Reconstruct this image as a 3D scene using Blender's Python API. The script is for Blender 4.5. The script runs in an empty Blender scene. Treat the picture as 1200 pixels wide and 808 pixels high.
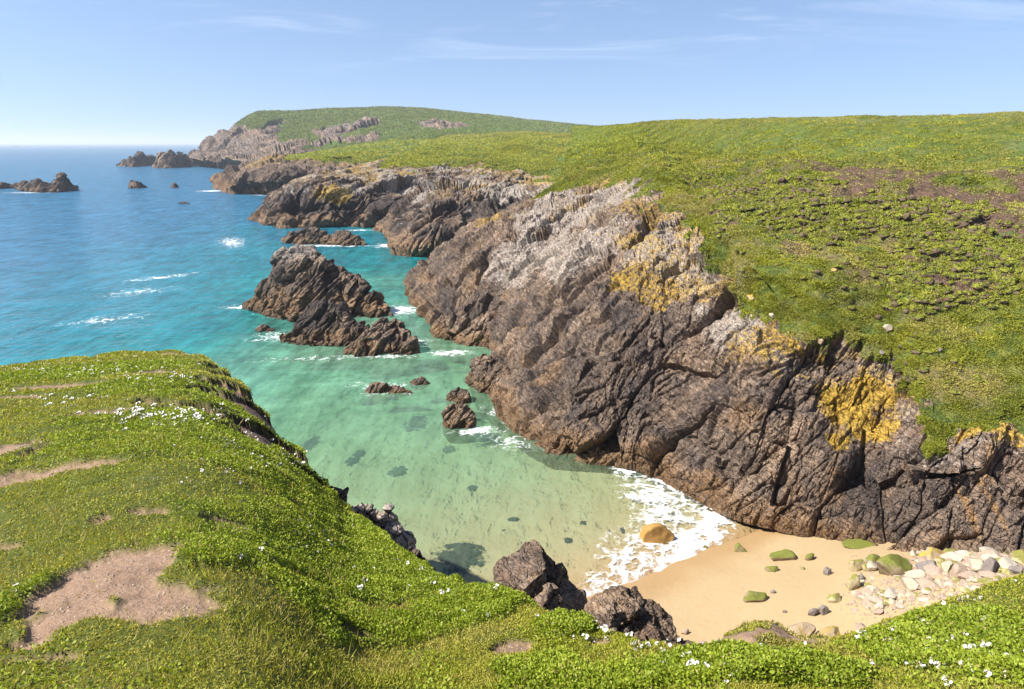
import bpy, math, numpy as np
from math import radians as R
C = bpy.context.scene.collection
rng = np.random.default_rng(11)

# ------------------------------------------------------------------ camera, world, sun, exposure
H, FPX = 25.0, 800.0
TH = math.atan(236 / FPX)                      # pitch that puts the horizon where it belongs
cd = bpy.data.cameras.new('camera'); cam = bpy.data.objects.new('camera', cd); C.objects.link(cam)
cam.location = (0, 0, H); cam.rotation_euler = (R(90) - TH, 0, 0)
cd.sensor_width = 36; cd.lens = 36 * FPX / 1200; cd.clip_start = 0.1; cd.clip_end = 90000
sc = bpy.context.scene; sc.camera = cam
SUN_AZ, SUN_EL = R(-106), R(47)                 # azimuth measured from +Y, clockwise positive
sdir = np.array([math.sin(SUN_AZ) * math.cos(SUN_EL), math.cos(SUN_AZ) * math.cos(SUN_EL), math.sin(SUN_EL)])
w = bpy.data.worlds.new('World'); sc.world = w; w.use_nodes = True
sl = bpy.data.lights.new('sun', 'SUN'); sl.energy = 5.0; sl.angle = R(0.55); sl.color = (1.0, 0.955, 0.88)
so = bpy.data.objects.new('sun', sl); C.objects.link(so); so.location = (-60, 0, 90)
from mathutils import Vector
so.rotation_euler = Vector(sdir).to_track_quat('Z', 'Y').to_euler()
sc.view_settings.view_transform = 'Standard'; sc.view_settings.look = 'None'
sc.view_settings.gamma = 1; sc.view_settings.exposure = 1.15
sc.cycles.max_bounces = 6; sc.cycles.transparent_max_bounces = 12; sc.cycles.volume_bounces = 0
sc.cycles.caustics_reflective = False; sc.cycles.caustics_refractive = False

class NT:                                       # small helper to write node trees
    def __init__(s, tree): s.t = tree; tree.nodes.clear()
    def n(s, typ, props=None, **ins):
        nd = s.t.nodes.new(typ)
        for k, v in (props or {}).items(): setattr(nd, k, v)
        for k, v in ins.items():
            key = int(k[1:]) if k[0] == 'i' and k[1:].isdigit() else k.replace('_', ' ')
            s.set(nd.inputs[key], v)
        return nd
    def set(s, sock, v):
        if isinstance(v, bpy.types.NodeSocket): s.t.links.new(v, sock)
        elif isinstance(v, bpy.types.Node): s.t.links.new(v.outputs[0], sock)
        else:
            if sock.type == 'RGBA' and hasattr(v, '__len__') and len(v) == 3: v = (*v, 1)
            sock.default_value = v
    def math(s, op, a, b=0.0, c=0.0, clamp=False):
        return s.n('ShaderNodeMath', {'operation': op, 'use_clamp': clamp}, i0=a, i1=b, i2=c).outputs[0]
    def mix(s, f, a, b, mode='MIX'):
        nd = s.n('ShaderNodeMix', {'data_type': 'RGBA', 'blend_type': mode, 'clamp_factor': True})
        s.set(nd.inputs[0], f); s.set(nd.inputs[6], a); s.set(nd.inputs[7], b); return nd.outputs[2]
    def ss(s, x, a, b):
        return s.n('ShaderNodeMapRange', {'interpolation_type': 'SMOOTHSTEP', 'clamp': True}, i0=x, i1=a, i2=b, i3=0.0, i4=1.0).outputs[0]
    def attr(s, name): return s.n('ShaderNodeAttribute', {'attribute_name': name}).outputs['Fac']
    def noise(s, vec, scale, detail=4.0, rough=0.55, dist=0.0):
        return s.n('ShaderNodeTexNoise', None, Vector=vec, Scale=scale, Detail=detail, Roughness=rough, Distortion=dist).outputs[0]
    def mapping(s, vec, scale=(1, 1, 1), rot=(0, 0, 0)):
        return s.n('ShaderNodeMapping', None, Vector=vec, Scale=scale, Rotation=rot).outputs[0]

# sky: Nishita with a few thin cirrus streaks laid over it by direction
g = NT(w.node_tree)
tc = g.n('ShaderNodeTexCoord').outputs['Generated']
lift = g.n('ShaderNodeVectorMath', {'operation': 'NORMALIZE'}, i0=g.n('ShaderNodeVectorMath', {'operation': 'MULTIPLY_ADD'}, i0=tc, i1=(1, 1, 0.9), i2=(0, 0, 0.14)))
sky = g.n('ShaderNodeTexSky', {'sky_type': 'NISHITA', 'sun_disc': False, 'sun_elevation': SUN_EL, 'sun_rotation': SUN_AZ,
                               'altitude': 20.0, 'air_density': 1.0, 'dust_density': 0.6, 'ozone_density': 2.0}, Vector=lift)
sep = g.n('ShaderNodeSeparateXYZ', None, Vector=tc)
den = g.math('ADD', sep.outputs[2], 0.06)
px_ = g.math('DIVIDE', sep.outputs[0], den); py_ = g.math('DIVIDE', sep.outputs[1], den)
pv = g.n('ShaderNodeCombineXYZ', None, X=px_, Y=py_)
cl = g.noise(g.mapping(pv, (0.55, 1.1, 1), (0, 0, R(25))), 1.1, 7.0, 0.62, 0.8)
cl2 = g.noise(g.mapping(pv, (0.2, 0.3, 1)), 1.0, 3.0, 0.5)
clf = g.math('MULTIPLY', g.ss(cl, 0.47, 0.78), g.ss(cl2, 0.38, 0.62))
clf = g.math('MULTIPLY', clf, g.ss(sep.outputs[2], 0.05, 0.2))
clf = g.math('MULTIPLY', clf, 0.6)
skc = g.mix(clf, g.mix(1.0, sky, (0.985, 0.965, 1.0), 'MULTIPLY'), (7.0, 7.4, 8.2))
bg = g.n('ShaderNodeBackground', None, Color=skc, Strength=0.087)
g.n('ShaderNodeOutputWorld', None, Surface=bg)

# ------------------------------------------------------------------ numeric helpers
ct, st_ = math.cos(TH), math.sin(TH)
def ray(x, y):
    a, b = (x - 600) / FPX, (404 - y) / FPX
    return np.array([a, ct + b * st_, -st_ + b * ct])
def P(x, y, d): r = ray(x, y); return r * (d / r[1]) + [0, 0, H]
def Z(x, y, z=0.0): r = ray(x, y); return r * ((z - H) / r[2]) + [0, 0, H]
def project(p):
    q = p - np.array([0, 0, H]); f = q[..., 1] * ct - q[..., 2] * st_; u = q[..., 1] * st_ + q[..., 2] * ct; return 600 + FPX * q[..., 0] / f, 404 - FPX * u / f
def sstep(x, a, b):
    t = np.clip((x - a) / (b - a), 0, 1); return t * t * (3 - 2 * t)
def _h(ix, iy, iz, seed):
    with np.errstate(over='ignore'):
        h = (ix.astype(np.uint32) * np.uint32(374761393) + iy.astype(np.uint32) * np.uint32(668265263)
             + iz.astype(np.uint32) * np.uint32(2147483647 - 58) + np.uint32((seed * 974634777) & 0xffffffff))
        h = (h ^ (h >> np.uint32(13))) * np.uint32(1274126177); h ^= h >> np.uint32(16)
        h = h * np.uint32(2246822519); h ^= h >> np.uint32(15)
    return h
def _u(h): return (h & np.uint32(0xffffff)).astype(np.float32) / np.float32(0xffffff)
def noise3(p, seed=0):
    p = np.asarray(p, np.float32); f = np.floor(p); i = f.astype(np.int64); f = p - f
    u = f * f * f * (f * (f * 6 - 15) + 10); out = 0
    for dx in (0, 1):
        wx = u[..., 0] if dx else 1 - u[..., 0]
        for dy in (0, 1):
            wy = u[..., 1] if dy else 1 - u[..., 1]
            for dz in (0, 1):
                wz = u[..., 2] if dz else 1 - u[..., 2]
                h = _h(i[..., 0] + dx, i[..., 1] + dy, i[..., 2] + dz, seed)
                gx = (h & np.uint32(255)).astype(np.float32) / 127.5 - 1
                gy = ((h >> np.uint32(8)) & np.uint32(255)).astype(np.float32) / 127.5 - 1
                gz = ((h >> np.uint32(16)) & np.uint32(255)).astype(np.float32) / 127.5 - 1
                out = out + wx * wy * wz * (gx * (f[..., 0] - dx) + gy * (f[..., 1] - dy) + gz * (f[..., 2] - dz))
    return out * 1.1
def fbm(p, scale=1.0, octv=4, seed=0, gain=0.5, ridged=False):
    p = np.asarray(p, np.float32) * scale; a, s, tot = 1.0, 0, 0
    for k in range(octv):
        v = noise3(p * (2.03 ** k) + 17.3 * k, seed + k)
        if ridged: v = 0.5 - np.abs(v) * 1.6
        s = s + a * v; tot += a; a *= gain
    return s / tot
def voro(p, seed=0):
    """nearest of the eight surrounding jittered seeds: F1, F2, cell hash, offset from the seed"""
    p = np.asarray(p, np.float32); b = np.floor(p - 0.5).astype(np.int64)
    F1 = np.full(p.shape[:-1], 9e9, np.float32); F2 = F1.copy(); hid = np.zeros(p.shape[:-1], np.uint32)
    off = np.zeros(p.shape, np.float32)
    for dx in (0, 1):
        for dy in (0, 1):
            for dz in (0, 1):
                cx, cy, cz = b[..., 0] + dx, b[..., 1] + dy, b[..., 2] + dz
                h = _h(cx, cy, cz, seed)
                o = np.stack([p[..., 0] - (cx + .5 + .8 * ((h & np.uint32(255)) / 255. - .5)),
                              p[..., 1] - (cy + .5 + .8 * (((h >> np.uint32(8)) & np.uint32(255)) / 255. - .5)),
                              p[..., 2] - (cz + .5 + .8 * (((h >> np.uint32(16)) & np.uint32(255)) / 255. - .5))], -1)
                d = (o * o).sum(-1); m = d < F1
                F2 = np.where(m, F1, np.minimum(F2, d)); F1 = np.where(m, d, F1)
                hid = np.where(m, h, hid); off = np.where(m[..., None], o, off)
    return np.sqrt(F1), np.sqrt(F2), hid, off
def hrand(h, k): return _u(_h(h, h * 0 + np.uint32(k), h * 0, 5))
def frame(e1, n):
    e1 = np.array(e1, float); e1 /= np.linalg.norm(e1); n = np.array(n, float); n -= e1 * (n @ e1); n /= np.linalg.norm(n)
    return np.stack([e1, np.cross(n, e1), n], 1)          # columns: along bedding, in bedding, across bedding
BED = frame((0.62, 0.42, 0.66), (-0.62, 0.25, 0.72))
def blocks(p, L, seed, fr=BED, stretch=(0.50, 0.8, 1.15), warp=0.4, tilt=1.5):
    q = (p @ fr) * np.array(stretch) / L
    wv = np.stack([noise3(q * 0.9 + 3.1, seed + 50), noise3(q * 0.9 + 9.7, seed + 51), noise3(q * 0.9 + 5.5, seed + 52)], -1)
    q = q + warp * wv
    F1, F2, hid, off = voro(q, seed)
    gx = np.stack([hrand(hid, 1) - .5, hrand(hid, 2) - .5, hrand(hid, 3) - .5], -1) * tilt
    d = (hrand(hid, 4) - .5) * 0.7 + (off * gx).sum(-1)
    crack = 1 - sstep(F2 - F1, 0.0, 0.12)
    return d * L - crack * 0.22 * L, hrand(hid, 6), crack
def normals(G):
    du = np.gradient(G, axis=0); dv = np.gradient(G, axis=1)
    n = np.cross(du, dv); l = np.linalg.norm(n, axis=-1, keepdims=True); return n / np.maximum(l, 1e-9)
def crom(ctrl, counts, axis, tens=0.5):
    """Catmull-Rom resampling along an axis; counts = samples per segment"""
    A = np.moveaxis(np.asarray(ctrl, float), axis, 0); n = len(A); out = []; par = []
    for i in range(n - 1):
        p0, p1, p2, p3 = A[max(i - 1, 0)], A[i], A[i + 1], A[min(i + 2, n - 1)]
        m1, m2 = (p2 - p0) * tens, (p3 - p1) * tens
        k = counts[i]; last = i == n - 2
        for j in range(k + (1 if last else 0)):
            t = j / k; t2, t3 = t * t, t * t * t
            out.append((2 * t3 - 3 * t2 + 1) * p1 + (t3 - 2 * t2 + t) * m1 + (-2 * t3 + 3 * t2) * p2 + (t3 - t2) * m2)
            par.append(i + t)
    return np.moveaxis(np.array(out), 0, axis), np.array(par)
def loft(ctrl, cu, cv, tens=0.42):
    A, pu = crom(ctrl, cu, 0, tens); A, pv_ = crom(A, cv, 1, tens)
    U, V = np.meshgrid(pu, pv_, indexing='ij'); return A, U, V
def mesh_obj(name, V, F, mat, attrs=None, smooth=False, parent=None):
    me = bpy.data.meshes.new(name); V = np.asarray(V, np.float32).reshape(-1, 3); F = np.asarray(F, np.int32); k = F.shape[1]
    me.vertices.add(len(V)); me.vertices.foreach_set('co', V.ravel())
    me.loops.add(F.size); me.loops.foreach_set('vertex_index', F.ravel())
    me.polygons.add(len(F)); me.polygons.foreach_set('loop_start', np.arange(0, F.size, k, dtype=np.int32))
    for nm, a in (attrs or {}).items():
        at = me.attributes.new(nm, 'FLOAT', 'POINT'); at.data.foreach_set('value', np.asarray(a, np.float32).ravel())
    me.polygons.foreach_set('use_smooth', np.full(len(F), smooth)); me.update(calc_edges=True); me.validate()
    me.materials.append(mat); o = bpy.data.objects.new(name, me); C.objects.link(o)
    if parent: o.parent = parent
    return o
def grid_faces(nu, nv, flip=False, wrap=False):
    i = np.arange(nu if wrap else nu - 1)[:, None]; j = np.arange(nv - 1)[None, :]; i2 = (i + 1) % nu
    a, b, c, d = i * nv + j, i2 * nv + j, i2 * nv + j + 1, i * nv + j + 1
    f = np.stack([a, d, c, b] if flip else [a, b, c, d], -1).reshape(-1, 4); return f
def grid_obj(name, G, mat, attrs=None, smooth=False, flip=False):
    return mesh_obj(name, G, grid_faces(G.shape[0], G.shape[1], flip), mat, attrs, smooth)
def tag(o, label=None, cat=None, group=None, kind=None):
    if label: o['label'] = label
    if cat: o['category'] = cat
    if group: o['group'] = group
    if kind: o['kind'] = kind
    return o
def blobs(p, lst, nz=0.0, seed=3, nscale=1.0):
    """soft union of ellipsoids (centre, radii) in world space, with a noisy edge"""
    out = np.zeros(p.shape[:-1], np.float32); n_ = fbm(p, nscale, 4, seed) * nz if nz else 0
    for c, r in lst:
        d = np.linalg.norm((p - np.asarray(c)) / np.asarray(r), axis=-1)
        out = np.maximum(out, sstep(1.25 - d + n_, 0.0, 0.5))
    return out

# ------------------------------------------------------------------ materials
def new_mat(name):
    m = bpy.data.materials.new(name); m.use_nodes = True; return m, NT(m.node_tree)
def geo(g): return g.n('ShaderNodeNewGeometry')

def land_material(name, fine=1.0, cracks=0.45):
    """rock and turf: masks come from the ground itself (height, bedding, lichen, droppings, turf)"""
    m, g = new_mat(name); pos = geo(g).outputs['Position']
    n1 = g.noise(pos, 0.55 * fine, 6, 0.6); n2 = g.noise(pos, 3.2 * fine, 5, 0.62); n3 = g.noise(pos, 12 * fine, 3, 0.6)
    bed = g.noise(g.mapping(g.n('ShaderNodeVectorRotate', {'rotation_type': 'EULER_XYZ'}, Vector=pos, Rotation=(0.35, -0.75, 0.55)), (0.4, 0.8, 1.9)), 1.1 * fine, 7, 0.68)
    cell = g.attr('cell')
    n0 = g.noise(pos, 0.16 * fine, 5, 0.6)
    rk = g.mix(g.ss(n1, 0.36, 0.62), (0.070, 0.052, 0.045), (0.225, 0.153, 0.104)); rk = g.mix(g.ss(n0, 0.5, 0.64), rk, g.mix(n2, (0.20, 0.135, 0.085), (0.36, 0.25, 0.155)))
    rk = g.mix(g.ss(bed, 0.38, 0.68), rk, (0.27, 0.20, 0.145))
    rk = g.mix(g.ss(n2, 0.5, 0.72), rk, (0.33, 0.26, 0.195))
    rk = g.mix(g.math('MULTIPLY', g.ss(n2, 0.5, 0.3), 0.55), rk, (0.05, 0.042, 0.036))
    vp = g.n('ShaderNodeVectorMath', {'operation': 'ADD'}, i0=g.mapping(g.n('ShaderNodeVectorRotate', {'rotation_type': 'EULER_XYZ'}, Vector=pos, Rotation=(0.35, -0.75, 0.55)), (0.28, 0.9, 1.7)),
             i1=g.n('ShaderNodeVectorMath', {'operation': 'SCALE'}, i0=g.n('ShaderNodeTexNoise', None, Vector=pos, Scale=1.3 * fine, Detail=3.0).outputs['Color'], Scale=0.8 / fine))
    ck = g.n('ShaderNodeTexVoronoi', {'feature': 'DISTANCE_TO_EDGE'}, Vector=vp, Scale=1.0 * fine).outputs['Distance']
    ck2 = g.n('ShaderNodeTexVoronoi', {'feature': 'DISTANCE_TO_EDGE'}, Vector=vp, Scale=3.1 * fine).outputs['Distance']
    crk = g.math('MAXIMUM', g.ss(ck, 0.05, 0.0), g.math('MULTIPLY', g.ss(ck2, 0.08, 0.0), 0.7))
    rk = g.mix(g.math('MULTIPLY', crk, cracks), rk, (0.035, 0.028, 0.024))
    rk = g.mix(0.8, rk, g.mix(cell, (0.30, 0.28, 0.29), (1.6, 1.52, 1.42)), 'MULTIPLY')
    rk = g.mix(g.math('MULTIPLY', g.attr('dark'), 0.85), rk, (0.048, 0.040, 0.040))
    rk = g.mix(g.math('MULTIPLY', g.attr('rust'), g.ss(n2, 0.3, 0.6)), rk, (0.29, 0.17, 0.080))
    wf = g.ss(g.math('ADD', g.attr('white'), g.math('MULTIPLY', g.math('SUBTRACT', n2, 0.5), 1.7)), 0.35, 1.0)
    rk = g.mix(g.math('MULTIPLY', wf, 0.88), rk, g.mix(n3, (0.30, 0.24, 0.19), (0.50, 0.44, 0.38)))
    lf = g.ss(g.math('ADD', g.attr('lichen'), g.math('MULTIPLY', g.math('SUBTRACT', n2, 0.5), 2.6)), 0.42, 1.05)
    rk = g.mix(g.math('MULTIPLY', lf, 0.82), rk, g.mix(n3, (0.27, 0.19, 0.03), (0.60, 0.36, 0.025)))
    rk = g.mix(g.attr('wet'), rk, g.mix(0.5, rk, (0.12, 0.08, 0.05), 'MULTIPLY'))
    gr = g.mix(g.ss(n2, 0.34, 0.66), (0.045, 0.070, 0.012), (0.125, 0.155, 0.020))
    gr = g.mix(g.ss(n1, 0.45, 0.66), gr, (0.165, 0.165, 0.030))
    gr = g.mix(g.math('MULTIPLY', g.attr('dry'), g.ss(n2, 0.25, 0.6)), gr, (0.22, 0.165, 0.085))
    gr = g.mix(g.math('MULTIPLY', g.attr('lush'), g.ss(n2, 0.2, 0.55)), gr, (0.085, 0.150, 0.028))
    gr = g.mix(g.attr('soil'), gr, g.mix(n3, (0.060, 0.036, 0.026), (0.19, 0.12, 0.078)))
    gf = g.ss(g.math('ADD', g.attr('turf'), g.math('MULTIPLY', g.math('SUBTRACT', n2, 0.5), 0.9)), 0.4, 0.6)
    col = g.mix(gf, rk, gr)
    hgt = g.math('SUBTRACT', g.math('ADD', g.math('MULTIPLY', n2, 0.5), g.math('ADD', g.math('MULTIPLY', n3, 0.22), g.math('MULTIPLY', bed, 0.8))), g.math('MULTIPLY', crk, 0.5))
    bp = g.n('ShaderNodeBump', None, Strength=0.9, Distance=0.32 / fine, Height=hgt)
    rough = g.math('SUBTRACT', 0.92, g.math('MULTIPLY', g.attr('wet'), 0.45))
    b = g.n('ShaderNodeBsdfPrincipled', None, Base_Color=col, Roughness=rough, Normal=bp)
    b.inputs['Specular IOR Level'].default_value = 0.25
    g.n('ShaderNodeOutputMaterial', None, Surface=b); return m
M_land = land_material('rock_and_turf', 1.0)
M_far = land_material('rock_and_turf_far', 0.16)
M_mid = land_material('rock_and_turf_mid', 0.5)

# ------------------------------------------------------------------ the headland across the cove
def G0(*a): return a
# stations run from the right edge, along the beach and round the point; rows run from under water up to the skyline and over
def station(r1, r2, r3, r4, r5, r6, r7, under=3.5):
    pts = []
    for q in (r1, r2, r3, r4, r5, r6, r7):
        pts.append(Z(q[0], q[1], q[3]) if len(q) == 4 else P(*q))
    base = pts[0]; inland = pts[2] - base; inland[2] = 0; inland /= max(np.linalg.norm(inland), 1e-6)
    ridge = pts[-1]; out = ridge - pts[-2]; out[2] = 0; out /= np.linalg.norm(out)
    return [base - inland * 0.25 + [0, 0, -under]] + pts + [ridge + out * 30 + [0, 0, -4.0], ridge + out * 90 + [0, 0, -9]]
z_ = 0
A = [
 station((1640, 680, 0, 3), (1640, 600, 0, 7), (1640, 540, 0, 9), (1640, 470, 0, 11), (1660, 330, 0, 16.5), (1680, 200, 58), (1700, 118, 85)),
 station((1400, 660, 0, 2.6), (1405, 600, 0, 5.4), (1400, 545, 0, 7.6), (1400, 475, 0, 9.6), (1410, 325, 0, 16), (1420, 200, 66), (1430, 125, 90)),
 station((1195, 676, 0, 1.6), (1195, 606, 0, 4.2), (1200, 545, 0, 6.3), (1200, 485, 0, 8.4), (1200, 325, 0, 15.3), (1210, 200, 72), (1220, 132, 96)),
 station((1065, 662, 0, 0.8), (1065, 606, 0, 3.0), (1078, 562, 0, 4.9), (1090, 528, 0, 6.6), (1090, 330, 0, 14.8), (1085, 190, 80), (1080, 136, 108)),
 station((958, 632, 0, 0.4), (975, 565, 0, 3.4), (1000, 495, 0, 6.6), (1045, 425, 0, 9.9), (1020, 300, 0, 16), (985, 185, 88), (960, 138, 120)),
 station((850, 605, 0, 0.0), (868, 530, 0, 4.0), (895, 460, 0, 7.8), (950, 393, 0, 11.3), (935, 285, 0, 16.8), (900, 180, 100), (870, 140, 150)),
 station((748, 552, 0, 0.0), (775, 480, 0, 4.2), (812, 415, 0, 8.2), (868, 352, 0, 12.3), (858, 260, 0, 18), (832, 185, 125), (800, 141, 190)),
 station((640, 531, 0, 0.0), (685, 450, 0, 5.0), (745, 352, 0, 11.0), (812, 275, 0, 16), (812, 220, 0, 19.5), (795, 178, 150), (760, 143, 230)),
 station((572, 462, 0, 0.0), (612, 395, 0, 5.0), (675, 310, 0, 12.0), (765, 222, 0, 19.2), (775, 198, 0, 21.4), (765, 172, 170), (735, 146, 260)),
 station((578, 408, 0, 0.0), (592, 372, 0, 3.5), (640, 290, 0, 11.5), (715, 212, 0, 18.8), (735, 192, 0, 21.2), (738, 170, 185), (720, 147, 280)),
 station((512, 386, 0, 0.0), (532, 352, 0, 3.5), (585, 285, 0, 10.5), (668, 222, 0, 17.0), (700, 198, 0, 20.0), (715, 172, 195), (706, 148, 300)),
 station((476, 347, 0, 0.0), (500, 318, 0, 4.5), (560, 276, 0, 10.0), (640, 232, 0, 15.0), (672, 205, 0, 18.6), (690, 174, 210), (690, 148.5, 320)),
 station((500, 318, 0, 0.0), (524, 292, 0, 5.0), (560, 270, 0, 9.0), (625, 236, 0, 13.5), (655, 212, 0, 16.6), (668, 178, 225), (672, 149, 330)),
 station((560, 300, 0, 0.0), (575, 285, 0, 3.0), (600, 265, 0, 7.0), (640, 236, 0, 11.5), (660, 216, 0, 14.2), (670, 190, 230), (672, 152, 330)),
]
def make_land(name, ctrl, cu, cv, mat, Ls, turf_row, lump, seed, masks=None, flip=False, tens=0.42, turf_fn=None, terr=0.0, amp=0.42, topfade=0.0):
    G, U, V = loft(ctrl, cu, cv, tens)
    n = normals(G); n[n[..., 2] < -0.3] *= -1
    if (n[..., 2].mean() < 0): n = -n
    big = Ls[0]
    edge = fbm(G, 1.3 / big, 6, seed + 2, 0.62) * 1.25
    turf = sstep(V - turf_row + edge, -0.12, 0.12) if turf_fn is None else turf_fn(G, U, V, edge)
    under = sstep(V, 0.0, 1.0)
    disp = np.zeros(V.shape, np.float32); cell = 0; wsum = 0; crk = 0; crev = 0 * V
    for k, L in enumerate(Ls):
        d, c, cr = blocks(G, L, seed + 10 * k)
        disp += d * amp * (1.0, 1.05, 1.2, 1.3)[k]; wk = (0.35, 0.4, 0.25, 0.2)[k]; cell = cell + c * wk; wsum += wk; crk = np.maximum(crk, cr * (0.5 if k == 0 else 1))
    disp += fbm(G, 0.6 / big, 4, seed + 70) * big * 0.55
    q = (G @ BED) * np.array((0.12, 0.5, 2.2)) / (big * 0.45)
    disp += fbm(q, 1.0, 4, seed + 80, ridged=True) * big * 0.09
    # softer swells under the turf: tussocks and, on the slope, burrowed ledges
    gd = fbm(G, 1.0 / lump, 4, seed + 90) * lump * 0.38 + fbm(G, 0.12 / lump, 3, seed + 95) * lump * 2.0 * (1 - 0.85 * sstep(V, turf_row + 1.8, turf_row + 2.8))
    if terr:
        tw = (0.3 * sstep(V, 4.1, 4.6) + 0.7 * sstep(V, 4.85, 5.15)) * (1 - sstep(V, 5.85, 6.1))
        qq = G * np.array((0.42, 0.55, 1.25)) + fbm(G, 0.5, 3, seed + 97)[..., None] * 0.45
        b1 = np.abs(noise3(qq * 0.62, seed + 98)); b2 = np.abs(noise3(qq * 1.35 + 5.3, seed + 99)); zone = sstep(fbm(G, 0.13, 4, seed + 96), -0.12, 0.16)
        gd += tw * 0.8 * (np.minimum(b1 * 3.2, 0.8) * 0.75 + np.minimum(b2 * 3, 0.7) * 0.3 - 0.3)
        ph = G[..., 2] * 0.95 + fbm(G * [1, 1, 0.3], 0.16, 4, seed + 101) * 2.6; sw = ph - np.floor(ph); lid = np.floor(ph)
        on = sstep(fbm(np.stack([G[..., 0] * .22, G[..., 1] * .22, lid * 3.7], -1), 1.0, 4, seed + 102), -0.02, 0.12) * sstep(V, 4.7, 5.1) * (1 - sstep(V, 5.85, 6.1))
        out_ = n * [1, 1, 0.15]; out_ /= np.maximum(np.linalg.norm(out_, axis=-1, keepdims=True), 1e-6)
        push = (sw ** 1.5 * (1 - sstep(sw, 0.86, 0.98))) * on * terr * 0.42
        ledge = on * np.maximum(1 - sstep(sw, 0.0, 0.22), sstep(sw, 0.9, 0.97))
        crev = tw * np.maximum((1 - sstep(b1, 0.02, 0.11)) * sstep(zone, .2, .6), (1 - sstep(b2, 0.01, 0.07)) * 0.8 * sstep(zone, .3, .7))
    fade = sstep(V, 0.9, 1.25) * 0.75 + 0.25
    d = disp * (1 - turf) * fade * (1 - topfade * sstep(V, turf_row - 1.0, turf_row - 0.1)) + gd * turf
    a = dict(turf=turf, cell=cell / wsum, wet=0 * V, dark=0 * V, rust=0 * V, white=0 * V, lichen=0 * V, dry=0 * V, lush=0 * V, soil=0 * V)
    G2 = G + n * d[..., None] + (out_ * (push * turf)[..., None] if terr else 0)
    if terr: crev = np.maximum(crev, ledge)
    a['wet'] = (1 - sstep(G2[..., 2] + fbm(G, 0.5, 3, 4) * 0.7, 0.25, 1.0)) * (1 - turf)
    if masks: masks(G, U, V, a, edge, n)
    a['soil'] = np.maximum(a['soil'], crev)
    for k in a: a[k] = np.clip(a[k], -0.6, 1.3)
    o = grid_obj(name, G2, mat, a, False, not flip); tag(o, kind='structure')
    return o, G2, U, V, a, n

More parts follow.
